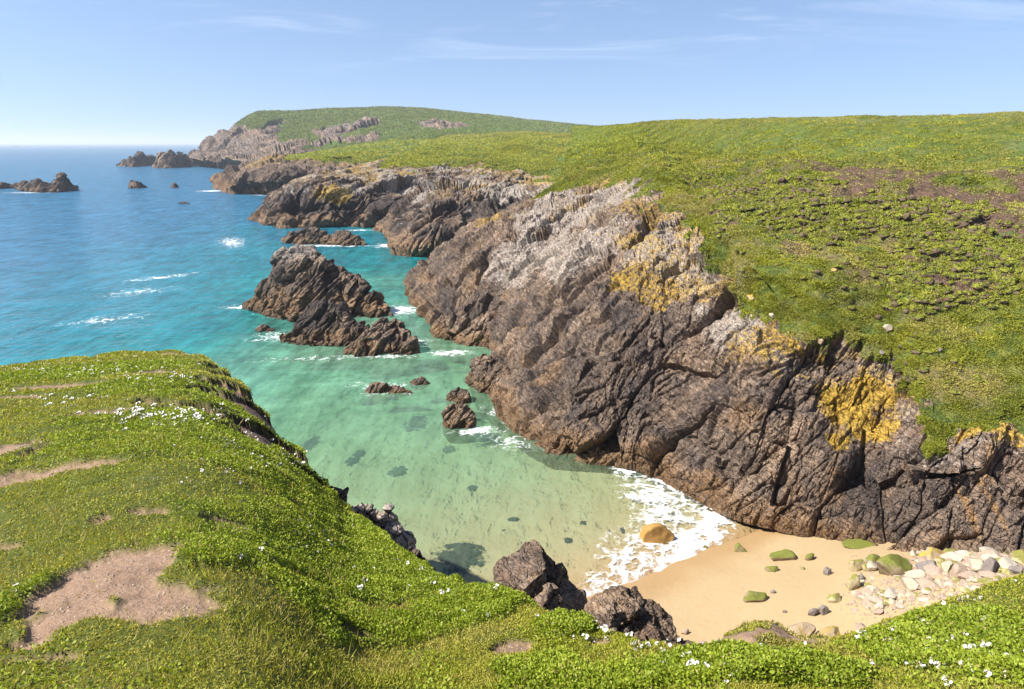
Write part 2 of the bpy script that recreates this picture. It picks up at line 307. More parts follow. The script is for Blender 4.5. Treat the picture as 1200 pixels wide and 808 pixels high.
def masks_A(G, U, V, a, edge, n):
    f5 = fbm(G, 0.16, 5, 41); f6 = fbm(G, 0.35, 4, 43); z = G[..., 2]
    # pale guano-washed band that climbs from the point to the upper ledges, and broken pale stones below the turf
    wb = blobs(G, [(Z(665, 255, 14), (9, 14, 4)), (Z(720, 225, 18), (8, 14, 3.2)), (Z(620, 300, 10), (8, 11, 4.5)), (Z(790, 300, 14), (5, 8, 3)),
                   (Z(690, 300, 12), (8, 10, 4.5)), (Z(640, 240, 15), (9, 14, 3)), (Z(855, 385, 10.5), (3.2, 3, 1.6)), (Z(830, 330, 13), (3, 4, 2.2))], 0.9, 7, 0.2)
    a['white'] = wb * 0.92 - 0.12 + f6 * 0.5
    bd = sstep(V, 2.75, 3.5) * (1 - sstep(V, 4.2, 4.5)); sp = fbm(G, .45, 4, 59)
    a['white'] = np.maximum(a['white'], bd * (.42 + sp * 1.2))
    a['lichen'] = blobs(G, [(Z(1000, 470, 7.8), (2.6, 3, 2.3)), (Z(1030, 445, 9), (1.6, 2, 1)), (Z(905, 400, 10.6), (2.5, 3, .8)), (Z(800, 330, 13), (5, 6, 1.6)), (Z(745, 290, 15), (4, 8, 1.4)), (Z(860, 185, 22), (8, 12, 1)), (Z(985, 520, 6), (1.5, 2, 1.2)), (Z(770, 330, 12.5), (5, 7, 2.2)), (Z(1150, 500, 7.4), (3, 2.5, 1)), (Z(880, 420, 9.6), (2.2, 3, .8)),
                            (Z(835, 265, 17), (5, 8, 2.2)), (Z(965, 410, 10.2), (1.8, 2, .7)), (Z(745, 245, 17.5), (6, 9, 1.6)), (Z(700, 215, 18.5), (8, 14, 1.4)), (Z(560, 262, 10.5), (7, 8, 1.6))], 0.9, 9, 0.3) * 0.82 - 0.1 + f5 * 0.4
    a['lichen'] = np.maximum(a['lichen'], bd * sstep(fbm(G, .3, 4, 45), -.05, .2) * .7 - .05)
    a['lichen'] = np.maximum(a['lichen'], blobs(G, [(Z(1000, 478, 7.6), (2.2, 2.6, 2.0)), (Z(1025, 448, 9), (1.4, 1.6, .8)), (Z(985, 515, 6), (1.2, 1.6, 1.2)), (Z(1150, 505, 7.3), (2, 2, .6))], 0.8, 61, 0.5) * 1.15 - .05)
    a['dark'] = np.clip(sstep(f5 + 0.15 * (6 - z) / 6, -0.05, 0.3), 0, 1) * (1 - wb) * 0.9 * sstep(z, 0.8, 2.5); a['dark'] = np.maximum(a['dark'], sstep(fbm(G, .2, 4, 46) + .12 * sstep(V, 3.2, 2.2), .0, .2) * .55 * sstep(z, .8, 2.2) * (1 - wb) * (1 - bd * .7))
    a['rust'] = np.maximum((1 - sstep(z + f6 * 2.2, 0.7, 2.2)) * 0.9, sstep(fbm(G * np.array((1, 1, .18)), 0.33, 4, 47), 0.12, 0.35) * 0.6)
    a['wet'] = np.maximum(a['wet'], (1 - sstep(z + f6 * 1.6, 0.7, 1.7)) * .75)
    a['rust'] = np.maximum(a['rust'], blobs(G, [(Z(1135, 600, 4.0), (.22, 2, 1.5)), (Z(1158, 590, 4.4), (.16, 2, 1.8)), (Z(1150, 545, 6), (.4, 2, .8))], .5, 66, 1.0) * 1.2)
    tw = sstep(V, 4.1, 4.7) * (1 - sstep(V, 5.7, 6.1))
    a['soil'] = sstep(fbm(G * np.array((.6, .6, 1.6)), 0.28, 5, 53) + 0.05 * tw, 0.2, 0.34) * sstep(V, 4.4, 4.9) * (1 - sstep(V, 5.9, 6.2))
    a['soil'] = np.maximum(a['soil'], sstep(fbm(G * [.5, .5, 1.3], .35, 5, 57) + .13 * sstep(V, 5.2, 5.6), .02, .12) * sstep(V, 4.9, 5.3) * (1 - sstep(V, 5.85, 6.05)) * sstep(5.5 - U, 0, 1.5))
    a['soil'] = np.maximum(a['soil'], blobs(G, [(Z(1055, 318, 14.9), (1.3, 2.2, 1.1)), (Z(935, 290, 16.6), (1.3, 2.4, .9)), (Z(965, 330, 14.2), (2.2, 1.6, .35)), (Z(895, 195, 21.4), (9, 5, .7)), (Z(1000, 205, 21), (9, 5, .5))], 0.9, 12, 0.5) * 0.9)
    a['lush'] = blobs(G, [(Z(1110, 300, 16), (2.6, 3, 2.0)), (Z(1150, 280, 17), (3, 3.4, 2)), (Z(1060, 360, 13), (1.6, 2, .8))], 0.8, 14, 0.5) + sstep(V, 5.7, 6.3) * sstep(f5, -0.1, 0.25) * 0.8
    a['dry'] = sstep(f5 + f6 * .4, 0.02, 0.3) * 0.7 + blobs(G, [(Z(1130, 450, 9.8), (3, 2.6, 1.2)), (Z(830, 240, 18), (5, 9, 2.5))], 0.8, 15, 0.4) * 0.8
    a['dry'] = np.maximum(a['dry'], sstep(V, 6.4, 6.9) * 0.9 * sstep(f5, -.15, .15)) * (1 - 0.7 * sstep(U, 6.5, 8.5) * sstep(V, 5.2, 5.8))
    a['lush'] = np.maximum(a['lush'], sstep(U + f5 * 2, 7, 9) * sstep(V, 5.0, 5.8) * 0.8)
    a['soil'] *= 1 - sstep(U, 7, 9) * 0.8
LA = make_land('headland_slope', A, [14, 60, 110, 115, 120, 115, 110, 90, 60, 70, 60, 45, 24], [10, 75, 75, 75, 120, 110, 50, 8, 4], M_land,
               (4.5, 1.7, 0.65, 0.27), 4.0, 1.1, 100, masks_A, terr=1.2)

# ------------------------------------------------------------------ second point, with its long broken cliff
B = [
 station((575, 312, 0, 0), (600, 285, 0, 4), (625, 258, 0, 8), (668, 224, 0, 12.5), (688, 200, 0, 16.5), (700, 184, 0, 20), (712, 166, 380)),
 station((517, 302, 0, 0), (530, 280, 0, 4), (565, 250, 0, 8.5), (625, 208, 0, 14.5), (650, 192, 0, 17.5), (660, 178, 0, 21), (672, 158, 420)),
 station((462, 298, 0, 0), (478, 272, 0, 4.5), (512, 240, 0, 10), (575, 197, 0, 17), (600, 183, 0, 19.6), (610, 171, 350), (625, 156, 520)),
 station((452, 276, 0, 0), (462, 255, 0, 4.5), (488, 225, 0, 10), (545, 195, 0, 16.5), (570, 182, 0, 19.5), (590, 170, 380), (600, 156, 560)),
 station((425, 267, 0, 0), (432, 250, 0, 4), (450, 225, 0, 10), (480, 200, 0, 15.5), (510, 188, 0, 18), (540, 174, 400), (565, 158, 600)),
 station((392, 266, 0, 0), (396, 248, 0, 4.5), (408, 226, 0, 10), (430, 204, 0, 14.5), (455, 193, 0, 16.6), (490, 178, 0, 21.0), (520, 161, 640)),
 station((345, 268, 0, 0), (350, 245, 0, 5), (364, 222, 0, 10.5), (374, 209, 0, 13.2), (400, 204, 0, 13.4), (430, 196, 0, 14.6), (460, 188, 0, 16)),
 station((312, 266, 0, 0), (320, 244, 0, 4.6), (334, 224, 0, 9), (348, 215, 0, 10.6), (362, 213, 0, 10.4), (376, 212, 0, 9), (392, 214, 0, 6)),
 station((300, 256, 0, 0), (306, 247, 0, 1.6), (314, 238, 0, 3), (322, 232, 0, 3.6), (330, 230, 0, 3.0), (338, 230, 0, 1.5), (345, 230, 0, -1)),
]
for s_ in (6, 7, 8):                                  # the point itself falls back to the sea behind its crest
    for k, dz in ((8, 10), (9, 26)): B[s_][k] = B[s_][7] + np.array([4 * (k - 7), 12 * (k - 7), -dz])
def masks_B(G, U, V, a, edge, n):
    f5 = fbm(G, 0.06, 5, 141); f6 = fbm(G, 0.14, 4, 143); z = G[..., 2]
    a['white'] = sstep(f6 + 0.3 * sstep(z, 5, 11), 0.08, 0.4) * 0.95 - 0.1
    a['lichen'] = sstep(V, 2.7, 3.8) * 0.7 + f5 * 1.0 - 0.1
    a['lichen'] = np.maximum(a['lichen'], blobs(G, [(Z(382, 230, 9.5), (9, 12, 3.5))], 0.8, 19, 0.1) * 0.85)
    a['dark'] = sstep(f6, -0.25, 0.1) * sstep(z, 1, 4) * 0.95
    a['rust'] = (1 - sstep(z + f6 * 4, 1.0, 3.5)) * 0.6
    a['lush'] = sstep(V, 4.3, 5.0) * 0.75; a['dry'] = sstep(V, 6.3, 6.9) * 0.6
def turf_B(G, U, V, edge):
    row = np.interp(U, [0, 2, 4, 5, 5.5, 6, 8], [4.1, 4.05, 4.1, 4.5, 5.6, 7.8, 9])
    return sstep(V - row + edge * 0.9, -0.12, 0.12)
LB = make_land('cliff_point', B, [20, 75, 80, 50, 60, 60, 60, 50, 30], [8, 40, 50, 55, 45, 40, 40, 8, 4], M_mid, (10, 3.8, 1.5), 4.0, 2.2, 200, masks_B, turf_fn=turf_B, amp=0.4, topfade=0.6)

# ------------------------------------------------------------------ third, low point
Cc = [
 station((480, 236, 0, 0), (482, 222, 0, 6), (488, 210, 0, 11), (500, 196, 0, 15), (520, 186, 0, 18), (540, 176, 0, 21), (560, 163, 700)),
 station((400, 230, 0, 0), (402, 216, 0, 6), (408, 203, 0, 11), (418, 191, 0, 15.6), (440, 184, 0, 18), (470, 175, 0, 21.4), (520, 160, 760)),
 station((345, 230, 0, 0), (347, 216, 0, 6), (352, 203, 0, 11), (362, 191, 0, 15.2), (385, 186, 0, 17), (420, 177, 0, 20.6), (465, 163, 780)),
 station((305, 228, 0, 0), (308, 215, 0, 6), (314, 203, 0, 10.5), (322, 191, 0, 14.8), (338, 189, 0, 15.4), (365, 184, 0, 16.8), (400, 174, 0, 20.6)),
 station((270, 227, 0, 0), (276, 214, 0, 5), (284, 203, 0, 8.5), (292, 193, 0, 12), (304, 190, 0, 13), (320, 188, 0, 13.5), (345, 184, 0, 14.5)),
 station((251, 222, 0, 0), (256, 214, 0, 2.5), (262, 207, 0, 4.5), (268, 202, 0, 6), (278, 199, 0, 6), (288, 198, 0, 5), (298, 198, 0, 2)),
 station((249, 220, 0, 0), (253, 216, 0, 1), (257, 213, 0, 1.8), (262, 210, 0, 2.2), (268, 209, 0, 1.5), (274, 209, 0, 0.5), (280, 209, 0, -2)),
]
for s_ in (4, 5, 6):
    for k, dz in ((8, 14), (9, 34)): Cc[s_][k] = Cc[s_][7] + np.array([6 * (k - 7), 25 * (k - 7), -dz])
def masks_C(G, U, V, a, edge, n):
    f5 = fbm(G, 0.03, 5, 241); f6 = fbm(G, 0.08, 4, 243); z = G[..., 2]
    a['white'] = sstep(f6, 0.12, 0.5) * 0.6 - 0.1; a['lichen'] = sstep(V, 3.0, 4.0) * 0.6 + f5 * 0.7 - 0.08
    a['dark'] = sstep(f6, -0.1, 0.2) * sstep(z, 1, 4) * 0.7; a['rust'] = (1 - sstep(z + f6 * 4, 1.5, 5)) * 0.7
    a['lush'] = sstep(V, 4.6, 5.2) * 1.0
def turf_C(G, U, V, edge):
    row = np.interp(U, [0, 2, 3, 3.6, 4.4, 6], [4.0, 4.2, 4.7, 5.6, 8, 10]); return sstep(V - row + edge, -0.12, 0.12)
LC = make_land('low_point', Cc, [40, 40, 40, 40, 30, 14], [6, 26, 26, 26, 22, 22, 26, 6, 4], M_mid, (16, 6, 2.4), 4.0, 3.5, 300, masks_C, turf_fn=turf_C, amp=0.42, topfade=0.5)

# ------------------------------------------------------------------ far hill at the end of the island
def far_station(*q):
    pts = [Z(*a) if a[2] < 25 else P(*a) for a in q]
    out = pts[-1] - pts[-2]; out[2] = 0; out /= np.linalg.norm(out)
    return [pts[0] + [0, -20, -6]] + pts + [pts[-1] + out * 160 + [0, 0, -22], pts[-1] + out * 400 + [0, 0, -110]]
D = [
 far_station((900, 200, 0), (880, 180, 15), (860, 165, 700), (840, 160, 820), (820, 156, 950), (800, 152, 1150)),
 far_station((700, 200, 0), (690, 180, 15), (690, 162, 700), (690, 156, 850), (690, 151, 1000), (690, 148, 1200)),
 far_station((560, 205, 0), (558, 185, 12), (555, 162, 650), (555, 150, 850), (556, 140, 1000), (557, 134, 1180)),
 far_station((480, 204, 0), (478, 186, 11), (476, 166, 640), (478, 150, 840), (480, 136, 990), (482, 126.5, 1130)),
 far_station((405, 204, 0), (404, 190, 8.5), (402, 172, 640), (402, 155, 830), (402, 140, 960), (402, 127, 1080)),
 far_station((350, 200, 0), (348, 190, 9), (346, 176, 700), (346, 160, 850), (347, 145, 960), (348, 130, 1060)),
 far_station((305, 199, 0), (303, 190, 9), (300, 176, 740), (299, 160, 860), (299, 147, 960), (301, 132, 1040)),
 far_station((268, 198, 0), (266, 188, 9), (264, 178, 820), (263, 168, 900), (263, 161, 970), (266, 153, 1040)),
 far_station((240, 195, 0), (239, 189, 7), (238, 183, 920), (237, 178, 960), (237, 174, 1000), (240, 171, 1050)),
 far_station((222, 192.5, 0), (223, 190, 3), (225, 188, 5), (226, 187, 6), (228, 187, 5), (230, 187.5, 4)),
]
def masks_D(G, U, V, a, edge, n):
    f5 = fbm(G, 0.012, 5, 341); f6 = fbm(G, 0.03, 4, 343)
    a['white'] = 0.42 + f6 * 0.8; a['lichen'] = f5 * 0.5 - 0.1; a['dark'] = sstep(f6, 0.0, 0.3) * 0.7
    a['rust'] = 0 * V; a['lush'] = 0.5 + f5 * 0.8; a['dry'] = sstep(V, 5.2, 6.0) * 0.5 * sstep(U, 5, 2.5)
def turf_D(G, U, V, edge):
    t = sstep(V - np.interp(U, [0, 3, 4, 5, 6, 6.6, 7, 8, 9], [2.0, 2.0, 2.3, 2.9, 4.4, 5.6, 6.6, 8, 9]) + edge * 1.0, -0.1, 0.1)
    rocks = blobs(G, [(P(395, 150, 860), (32, 50, 11)), (P(420, 147, 880), (26, 60, 10)), (P(375, 152, 870), (16, 30, 5)), (P(308, 152, 910), (24, 40, 12)), (P(290, 160, 870), (22, 40, 9)), (P(318, 142, 950), (18, 40, 7)),
                      (P(515, 147, 900), (26, 60, 7)), (P(535, 150, 860), (24, 60, 4)), (P(410, 165, 720), (45, 40, 6)), (P(350, 172, 720), (40, 40, 6))], 1.1, 21, 0.03)
    return t * (1 - sstep(rocks, 0.3, 0.6))
LD = make_land('far_hill', D, [20, 60, 50, 50, 40, 40, 36, 30, 20], [4, 20, 30, 34, 30, 30, 6, 4], M_far, (34, 13, 5), 2.0, 7.0, 400, masks_D, turf_fn=turf_D, amp=0.28)

# ------------------------------------------------------------------ seabed, beach and sea
P0 = Z(820, 652)[:2]; AX = Z(450, 400)[:2] - P0; AX /= np.linalg.norm(AX); AN = np.array([AX[1], -AX[0]])
def bed(x, y, detail=True):
    q = np.stack([x - P0[0], y - P0[1]], -1); s = q @ AX; t = q @ AN
    p3 = np.stack([x, y, 0 * x], -1)
    if detail: s = s + fbm(p3, 0.12, 3, 61) * 1.6 - 0.010 * t * t * np.exp(-(t / 14) ** 2) * 0
    z = np.interp(s, [-40, -20, -8, 0, 5, 15, 35, 65, 120, 250, 600, 3000], [6, 3.0, 1.25, 0.0, -0.35, -0.85, -2.1, -3.9, -7.0, -12, -20, -40])
    z = z - np.clip(-x - 12 - 0.15 * y, 0, 200) * 0.13
    if detail: z = z + fbm(p3, 0.05, 3, 63) * np.clip(-z, 0, 3) * 0.5 + fbm(p3, 0.5, 3, 64) * 0.05
    c = Z(1210, 700, 4.0); z = z + 2.8 * np.exp(-(((x - c[0]) / 6.0) ** 2 + ((y - c[1]) / 6.0) ** 2))
    return z, s, t
gx = np.linspace(-70, 60, 330); gy = np.concatenate([np.linspace(12, 70, 260), np.linspace(70.5, 330, 200)])
X, Y = np.meshgrid(gx, gy, indexing='ij'); zb, sb, tb = bed(X, Y)
m, g = new_mat('sand'); pos = geo(g).outputs['Position']
n1 = g.noise(pos, 0.25, 4); n2 = g.noise(pos, 2.5, 5, 0.6); n3 = g.noise(pos, 30, 3)
col = g.mix(n1, (0.305, 0.216, 0.108), (0.372, 0.274, 0.146)); col = g.mix(g.ss(n2, 0.5, 0.75), col, (0.35, 0.225, 0.105))
col = g.mix(g.math('MULTIPLY', g.attr('damp'), 0.75), col, (0.30, 0.185, 0.08))
bp = g.n('ShaderNodeBump', None, Strength=0.5, Distance=0.08, Height=g.math('ADD', n2, g.math('MULTIPLY', n3, 0.3)))
b = g.n('ShaderNodeBsdfPrincipled', None, Base_Color=col, Roughness=g.math('SUBTRACT', 0.95, g.math('MULTIPLY', g.attr('damp'), 0.5)), Normal=bp)
g.n('ShaderNodeOutputMaterial', None, Surface=b); M_sand = m
zz_ = zb + fbm(np.stack([X, Y, 0 * X], -1), 0.3, 3, 65) * 0.3; damp = (1 - sstep(zz_, 0.08, 0.5)) * sstep(zb, -0.25, 0.0)
tag(grid_obj('beach', np.stack([X, Y, zb], -1), M_sand, dict(damp=damp), True), kind='structure')

az = np.concatenate([np.linspace(-100, -46, 20)[:-1], np.linspace(-46, 46, 520), np.linspace(46, 100, 20)[1:]])
rr = np.concatenate([np.linspace(3, 30, 12)[:-1], np.geomspace(30, 400, 620)[:-1], np.geomspace(400, 2500, 120)[:-1], np.geomspace(2500, 24000, 30)])
AZ, RR = np.meshgrid(np.radians(az), rr, indexing='ij'); X, Y = np.sin(AZ) * RR, np.cos(AZ) * RR
zb, sb, tb = bed(X, Y); W3 = np.stack([X, Y, 0 * X], -1)
depth = np.clip(-zb, 0, 60)
depth = np.where(RR > 700, 40, depth)
def spots(lst):
    out = np.zeros(X.shape, np.float32)
    for c, rx, ry, ang, v in lst:
        dx, dy = X - c[0], Y - c[1]; a = R(ang); u = dx * math.cos(a) + dy * math.sin(a); q = -dx * math.sin(a) + dy * math.cos(a)
        out = np.maximum(out, v * np.exp(-((u / rx) ** 2 + (q / ry) ** 2)))
    return out
fn = fbm(W3, 0.16, 3, 71) * 2.2
ft = np.interp(tb, [-20, -8, -6, -4, -1.4, 0.1, 3, 5, 9], [0.5, 1.0, 2.2, 4.0, 5.0, 7.8, 11.5, 12.5, 8])
sl0 = np.interp(tb, [-10, -5.4, -4, -1.4, 0.1, 2.5, 5.3, 9], [-2.6, -2.4, -1.9, -0.9, 0.0, 0.8, 2.2, 3.5])
fw = (sb - sl0 + fn * 0.25) / np.maximum(ft - sl0, 0.5)
beachfoam = sstep(fw, -0.12, 0.02) * (0.30 + 0.44 * np.exp(-((fw - 0.12) / 0.16) ** 2) + 0.26 * np.exp(-((fw - 0.62 + fn * 0.05) / 0.22) ** 2)) * (1 - sstep(fw + fn * 0.1, 0.8, 1.25)) * sstep(tb, -14, -9)
FOAM = [(Z(190, 325), 7, 2.0, 40, .52), (Z(165, 342), 6, 3.5, 40, .40), (Z(272, 284), 3.5, 11, 25, .56), (Z(505, 408), 5, 2.2, 20, .0), (Z(525, 414), 2.6, 1.1, 5, .8), (Z(466, 364), 3.2, 3.2, 20, .75),
        (Z(560, 505), 2.2, .9, 10, .8), (Z(290, 360), 4, 1.5, 0, .7), (Z(340, 372), 5, 1.2, -20, .6), (Z(325, 395), 4, 2.5, 0, .55), (Z(248, 224), 8, 7, 0, .75), (Z(310, 229), 8, 3, 0, .6),
        (Z(32, 226), 13, 5, 0, .66), (Z(12, 220), 12, 7, 0, .55), (Z(85, 222), 6, 4, 0, .5), (Z(390, 288), 9, 2.2, 0, .7), (Z(420, 270), 6, 2, 0, .6), (Z(452, 288), 3, 4, 0, .7), (Z(445, 418), 6, .8, 0, .5),
        (Z(125, 375), 6, 3, 30, .38), (Z(375, 420), 8, 1.2, 8, .38), (Z(450, 455), 3.4, 2.4, 0, .5), (Z(475, 400), 3, 1.5, 0, .6), (Z(740, 550), 1.6, 1.2, 0, .9), (Z(600, 520), 3, 1.5, -40, .42), (Z(590, 485), 1.5, 3, 30, .42)]
foam = np.maximum(beachfoam, spots(FOAM))
m, g = new_mat('sea_water'); pos = geo(g).outputs['Position']
dist = g.n('ShaderNodeVectorMath', {'operation': 'LENGTH'}, i0=pos).outputs['Value']
dep = g.attr('depth')
wv = g.mapping(pos, (0.55, 1.0, 1.0), (0, 0, R(-18)))
w1 = g.noise(wv, 0.16, 3, 0.5, 0.4); w2 = g.noise(wv, 0.75, 4, 0.6, 0.6); w3 = g.noise(wv, 3.2, 3, 0.6, 0.3)
calm = g.n('ShaderNodeMapRange', None, i0=dist, i1=40.0, i2=260.0, i3=0.16, i4=1.0).outputs[0]
wr0 = g.noise(g.mapping(pos, (1.15, 0.5, 1.0), (0, 0, R(12))), 0.95, 3, 0.6, 0.5)
hgt = g.math('ADD', g.math('MULTIPLY', w1, 2.2), g.math('ADD', g.math('ADD', w2, g.math('MULTIPLY', wr0, 0.8)), g.math('MULTIPLY', w3, 0.22)))
bp = g.n('ShaderNodeBump', None, Strength=g.math('MULTIPLY', calm, 0.95), Distance=0.7, Height=hgt)
e = lambda k: g.math('POWER', 2.718, g.math('MULTIPLY', dep, -k))
tint = g.n('ShaderNodeCombineColor', None, i0=e(0.36), i1=e(0.072), i2=e(0.115))
cloud = g.math('MULTIPLY', g.math('SUBTRACT', 1.0, e(0.15)), g.math('ADD', 0.8, g.math('MULTIPLY', w2, 0.4)), 0.0, True)
big = g.noise(g.mapping(pos, (0.5, 1, 1), (0, 0, R(-20))), 0.03, 4, 0.55)
dd = g.math('MULTIPLY', dep, g.math('ADD', 0.6, g.math('MULTIPLY', big, 0.8)))
sc1 = g.mix(g.ss(dd, 1.0, 7.0), (0.27, 0.46, 0.27), (0.012, 0.25, 0.225))
sc2 = g.mix(g.ss(dd, 4.5, 10.0), sc1, (0.013, 0.148, 0.205)); sc3 = g.mix(g.ss(dd, 8.0, 20.0), sc2, (0.028, 0.112, 0.195))
wr = g.noise(g.mapping(pos, (1.1, 0.30, 1.0), (0, 0, R(8))), 0.95, 3, 0.6, 0.5); wl = g.noise(g.mapping(pos, (0.5, 0.10, 1.0), (0, 0, R(8))), 0.8, 3, 0.6, 0.4)
ripple = g.math('SUBTRACT', g.math('MULTIPLY', g.math('ADD', g.math('MULTIPLY', g.math('ADD', wr, wl), 0.33), g.math('ADD', g.math('MULTIPLY', w2, 0.12), g.math('MULTIPLY', w1, 0.22))), 4.4), 1.2)
sc4 = g.mix(1.0, sc3, ripple, 'MULTIPLY')
body = g.n('ShaderNodeMixShader', None, i0=cloud, i1=g.n('ShaderNodeBsdfTransparent', None, Color=tint), i2=g.n('ShaderNodeBsdfDiffuse', None, Color=sc4))
gl = g.n('ShaderNodeBsdfGlossy', None, Roughness=0.12, Normal=bp); fr = g.n('ShaderNodeFresnel', None, IOR=1.33, Normal=bp)
surf = g.n('ShaderNodeMixShader', None, i0=g.math('MULTIPLY', fr, 0.85), i1=body, i2=gl)
warp = g.n('ShaderNodeVectorMath', {'operation': 'ADD'}, i0=pos, i1=g.n('ShaderNodeVectorMath', {'operation': 'SCALE'}, i0=g.n('ShaderNodeTexNoise', None, Vector=pos, Scale=0.5, Detail=3.0).outputs['Color'], Scale=2.2))
lace = g.n('ShaderNodeTexVoronoi', {'feature': 'DISTANCE_TO_EDGE'}, Vector=warp, Scale=0.95).outputs['Distance']
lace2 = g.n('ShaderNodeTexVoronoi', {'feature': 'DISTANCE_TO_EDGE'}, Vector=warp, Scale=2.6).outputs['Distance']
fo = g.noise(pos, 0.7, 6, 0.66, 0.8)
net = g.math('ADD', g.math('MULTIPLY', g.ss(lace, 0.22, 0.02), 0.26), g.math('MULTIPLY', g.ss(lace2, 0.2, 0.02), 0.20))
fm = g.math('ADD', g.attr('foam'), g.math('ADD', net, g.math('MULTIPLY', g.math('SUBTRACT', fo, 0.5), 1.7)))
fmask = g.math('MULTIPLY', g.ss(fm, 0.50, 1.12), g.ss(g.attr('foam'), 0.03, 0.15))
fd = g.n('ShaderNodeBsdfDiffuse', None, Color=(0.70, 0.72, 0.72), Normal=g.n('ShaderNodeBump', None, Strength=0.6, Distance=0.2, Height=fo))
g.n('ShaderNodeOutputMaterial', None, Surface=g.n('ShaderNodeMixShader', None, i0=fmask, i1=surf, i2=fd)); M_sea = m
swell = fbm(W3, 0.05, 3, 77) * 0.12 * sstep(sb, 0, 20)
W3[..., 2] = swell * (RR < 600)
tag(grid_obj('sea', W3, M_sea, dict(depth=depth, foam=foam), True), kind='structure')

# ------------------------------------------------------------------ the grassy headland under the camera
EDGE = [(-800, 500, 20), (-300, 458, 24), (-80, 438, 26), (0, 432, 27), (60, 422, 30), (110, 416, 33), (160, 413, 34), (200, 412, 33.5), (232, 416, 31), (255, 428, 27.5), (285, 452, 23), (305, 475, 20), (330, 512, 17),
        (360, 532, 14.4), (366, 556, 13), (395, 584, 10.8), (420, 606, 9.6), (455, 634, 8), (485, 658, 6.9), (515, 675, 6), (560, 686, 5.4), (610, 704, 4.9), (650, 721, 4.5), (700, 741, 4.1), (750, 755, 3.75),
        (800, 763, 3.5), (860, 769, 3.3), (910, 770, 3.3), (960, 762, 3.5), (1010, 750, 3.7), (1050, 738, 3.9), (1090, 722, 4.1), (1130, 700, 4.4), (1165, 686, 4.5), (1200, 675, 4.6), (1300, 655, 5), (1500, 640, 5.6), (2000, 640, 6.4)]
E3 = np.array([P(*e_) for e_ in EDGE]); eb = np.degrees(np.arctan2(E3[:, 0], E3[:, 1])); er = np.hypot(E3[:, 0], E3[:, 1]); ez = E3[:, 2]
eb = np.concatenate([[-185, -120], eb, [110, 185]]); er = np.concatenate([[30, 24], er, [14, 30]]); ez = np.concatenate([[26, 21], ez, [22.5, 26]])
bs = np.concatenate([np.linspace(-185, -48, 60)[:-1], np.linspace(-48, 48, 700), np.linspace(48, 185, 60)[1:]])
rE = np.interp(bs, eb, er); zE = np.interp(bs, eb, ez)
k_ = np.hanning(17); k_ /= k_.sum(); rE = np.convolve(np.pad(rE, 8, 'edge'), k_, 'valid'); zE = np.convolve(np.pad(zE, 8, 'edge'), k_, 'valid')
nz_ = fbm(np.stack([bs * 0.5, 0 * bs, 0 * bs], -1), 1.0, 5, 81); rS = rE.copy(); rE = rE * (1 + nz_ * 0.04)
tt_ = np.linspace(0, 1, 330)[None, :]; R0 = 1.3
Rr = R0 * (rE[:, None] / R0) ** tt_; Rr = np.concatenate([np.repeat(np.linspace(0.05, R0, 8)[None, :-1], len(bs), 0), Rr], 1)
B2 = np.repeat(np.radians(bs)[:, None], Rr.shape[1], 1); FR = Rr / rE[:, None]
kw = np.hanning(121); kw /= kw.sum(); sm = lambda v: np.convolve(np.pad(v, 60, 'edge'), kw, 'valid')
slp = (zE - 23.3) / rE; slpS = sm(slp); wE = sstep(FR, 0.45, 1.0)
Zg = 23.3 + Rr * (slpS[:, None] * (1 - wE) + slp[:, None] * wE)
GX, GY = np.sin(B2) * Rr, np.cos(B2) * Rr
q3 = np.stack([GX, GY, 0 * GX], -1)
und = fbm(q3, 0.35, 4, 83) * 0.30 * sstep(Rr, 0.8, 6) * (1 - sstep(FR, 0.9, 1.0) * 0.6) + fbm(q3, 1.6, 4, 84) * 0.07 * sstep(Rr, 0.5, 2.5) + fbm(q3, 5.0, 3, 85) * 0.015
prof = [(0.10, -0.06), (0.22, -0.22), (0.36, -0.55), (0.55, -1.1), (0.8, -1.9), (1.1, -3.0), (1.6, -4.5), (2.4, -6.5), (3.6, -9.5), (5.2, -13.5), (7.0, -18), (9, -23), (10.5, -28)]
sub = []
for i in range(len(prof)):
    a_ = (0, 0) if i == 0 else prof[i - 1]
    for t in np.linspace(0, 1, 10)[1:]: sub.append((a_[0] + (prof[i][0] - a_[0]) * t, a_[1] + (prof[i][1] - a_[1]) * t))
sub = np.array(sub)
lipS = np.clip(rE / 9, 0.7, 1.6)[:, None]
Rc = rE[:, None] + sub[None, :, 0] * lipS; Zc = Zg[:, -1:] + und[:, -1:] + sub[None, :, 1]
Gt = np.stack([GX, GY, Zg + und], -1)
Gc = np.stack([np.sin(B2[:, :1]) * Rc, np.cos(B2[:, :1]) * Rc, Zc], -1)
cliffd, cc, ck = blocks(Gc, 1.1, 91); cl4_, _, _ = blocks(Gc, 3.2, 94); cl2_, _, _ = blocks(Gc, 0.4, 92)
cn = np.stack([np.sin(B2[:, :1]) + 0 * Rc, np.cos(B2[:, :1]) + 0 * Rc, 0.5 + 0 * Rc], -1)
ramp = sstep(-sub[:, 1], 0.05, 0.8)[None, :]
Gc = Gc + cn * ((cliffd * 0.5 + cl2_ * 0.45 + cl4_ * 0.4 * sstep(-sub[:, 1], 2.0, 6.0)[None, :]) * ramp)[..., None]
GF = np.concatenate([Gt, Gc], 1)
GP = Gt[np.abs(bs) < 52].reshape(-1, 3); GPx, GPy = project(GP)
def Zp(x, y): return GP[np.argmin((GPx - x) ** 2 + (GPy - y) ** 2 + (GP[:, 1] < .5) * 1e9)]          # the turf point seen at (x, y) in the photograph
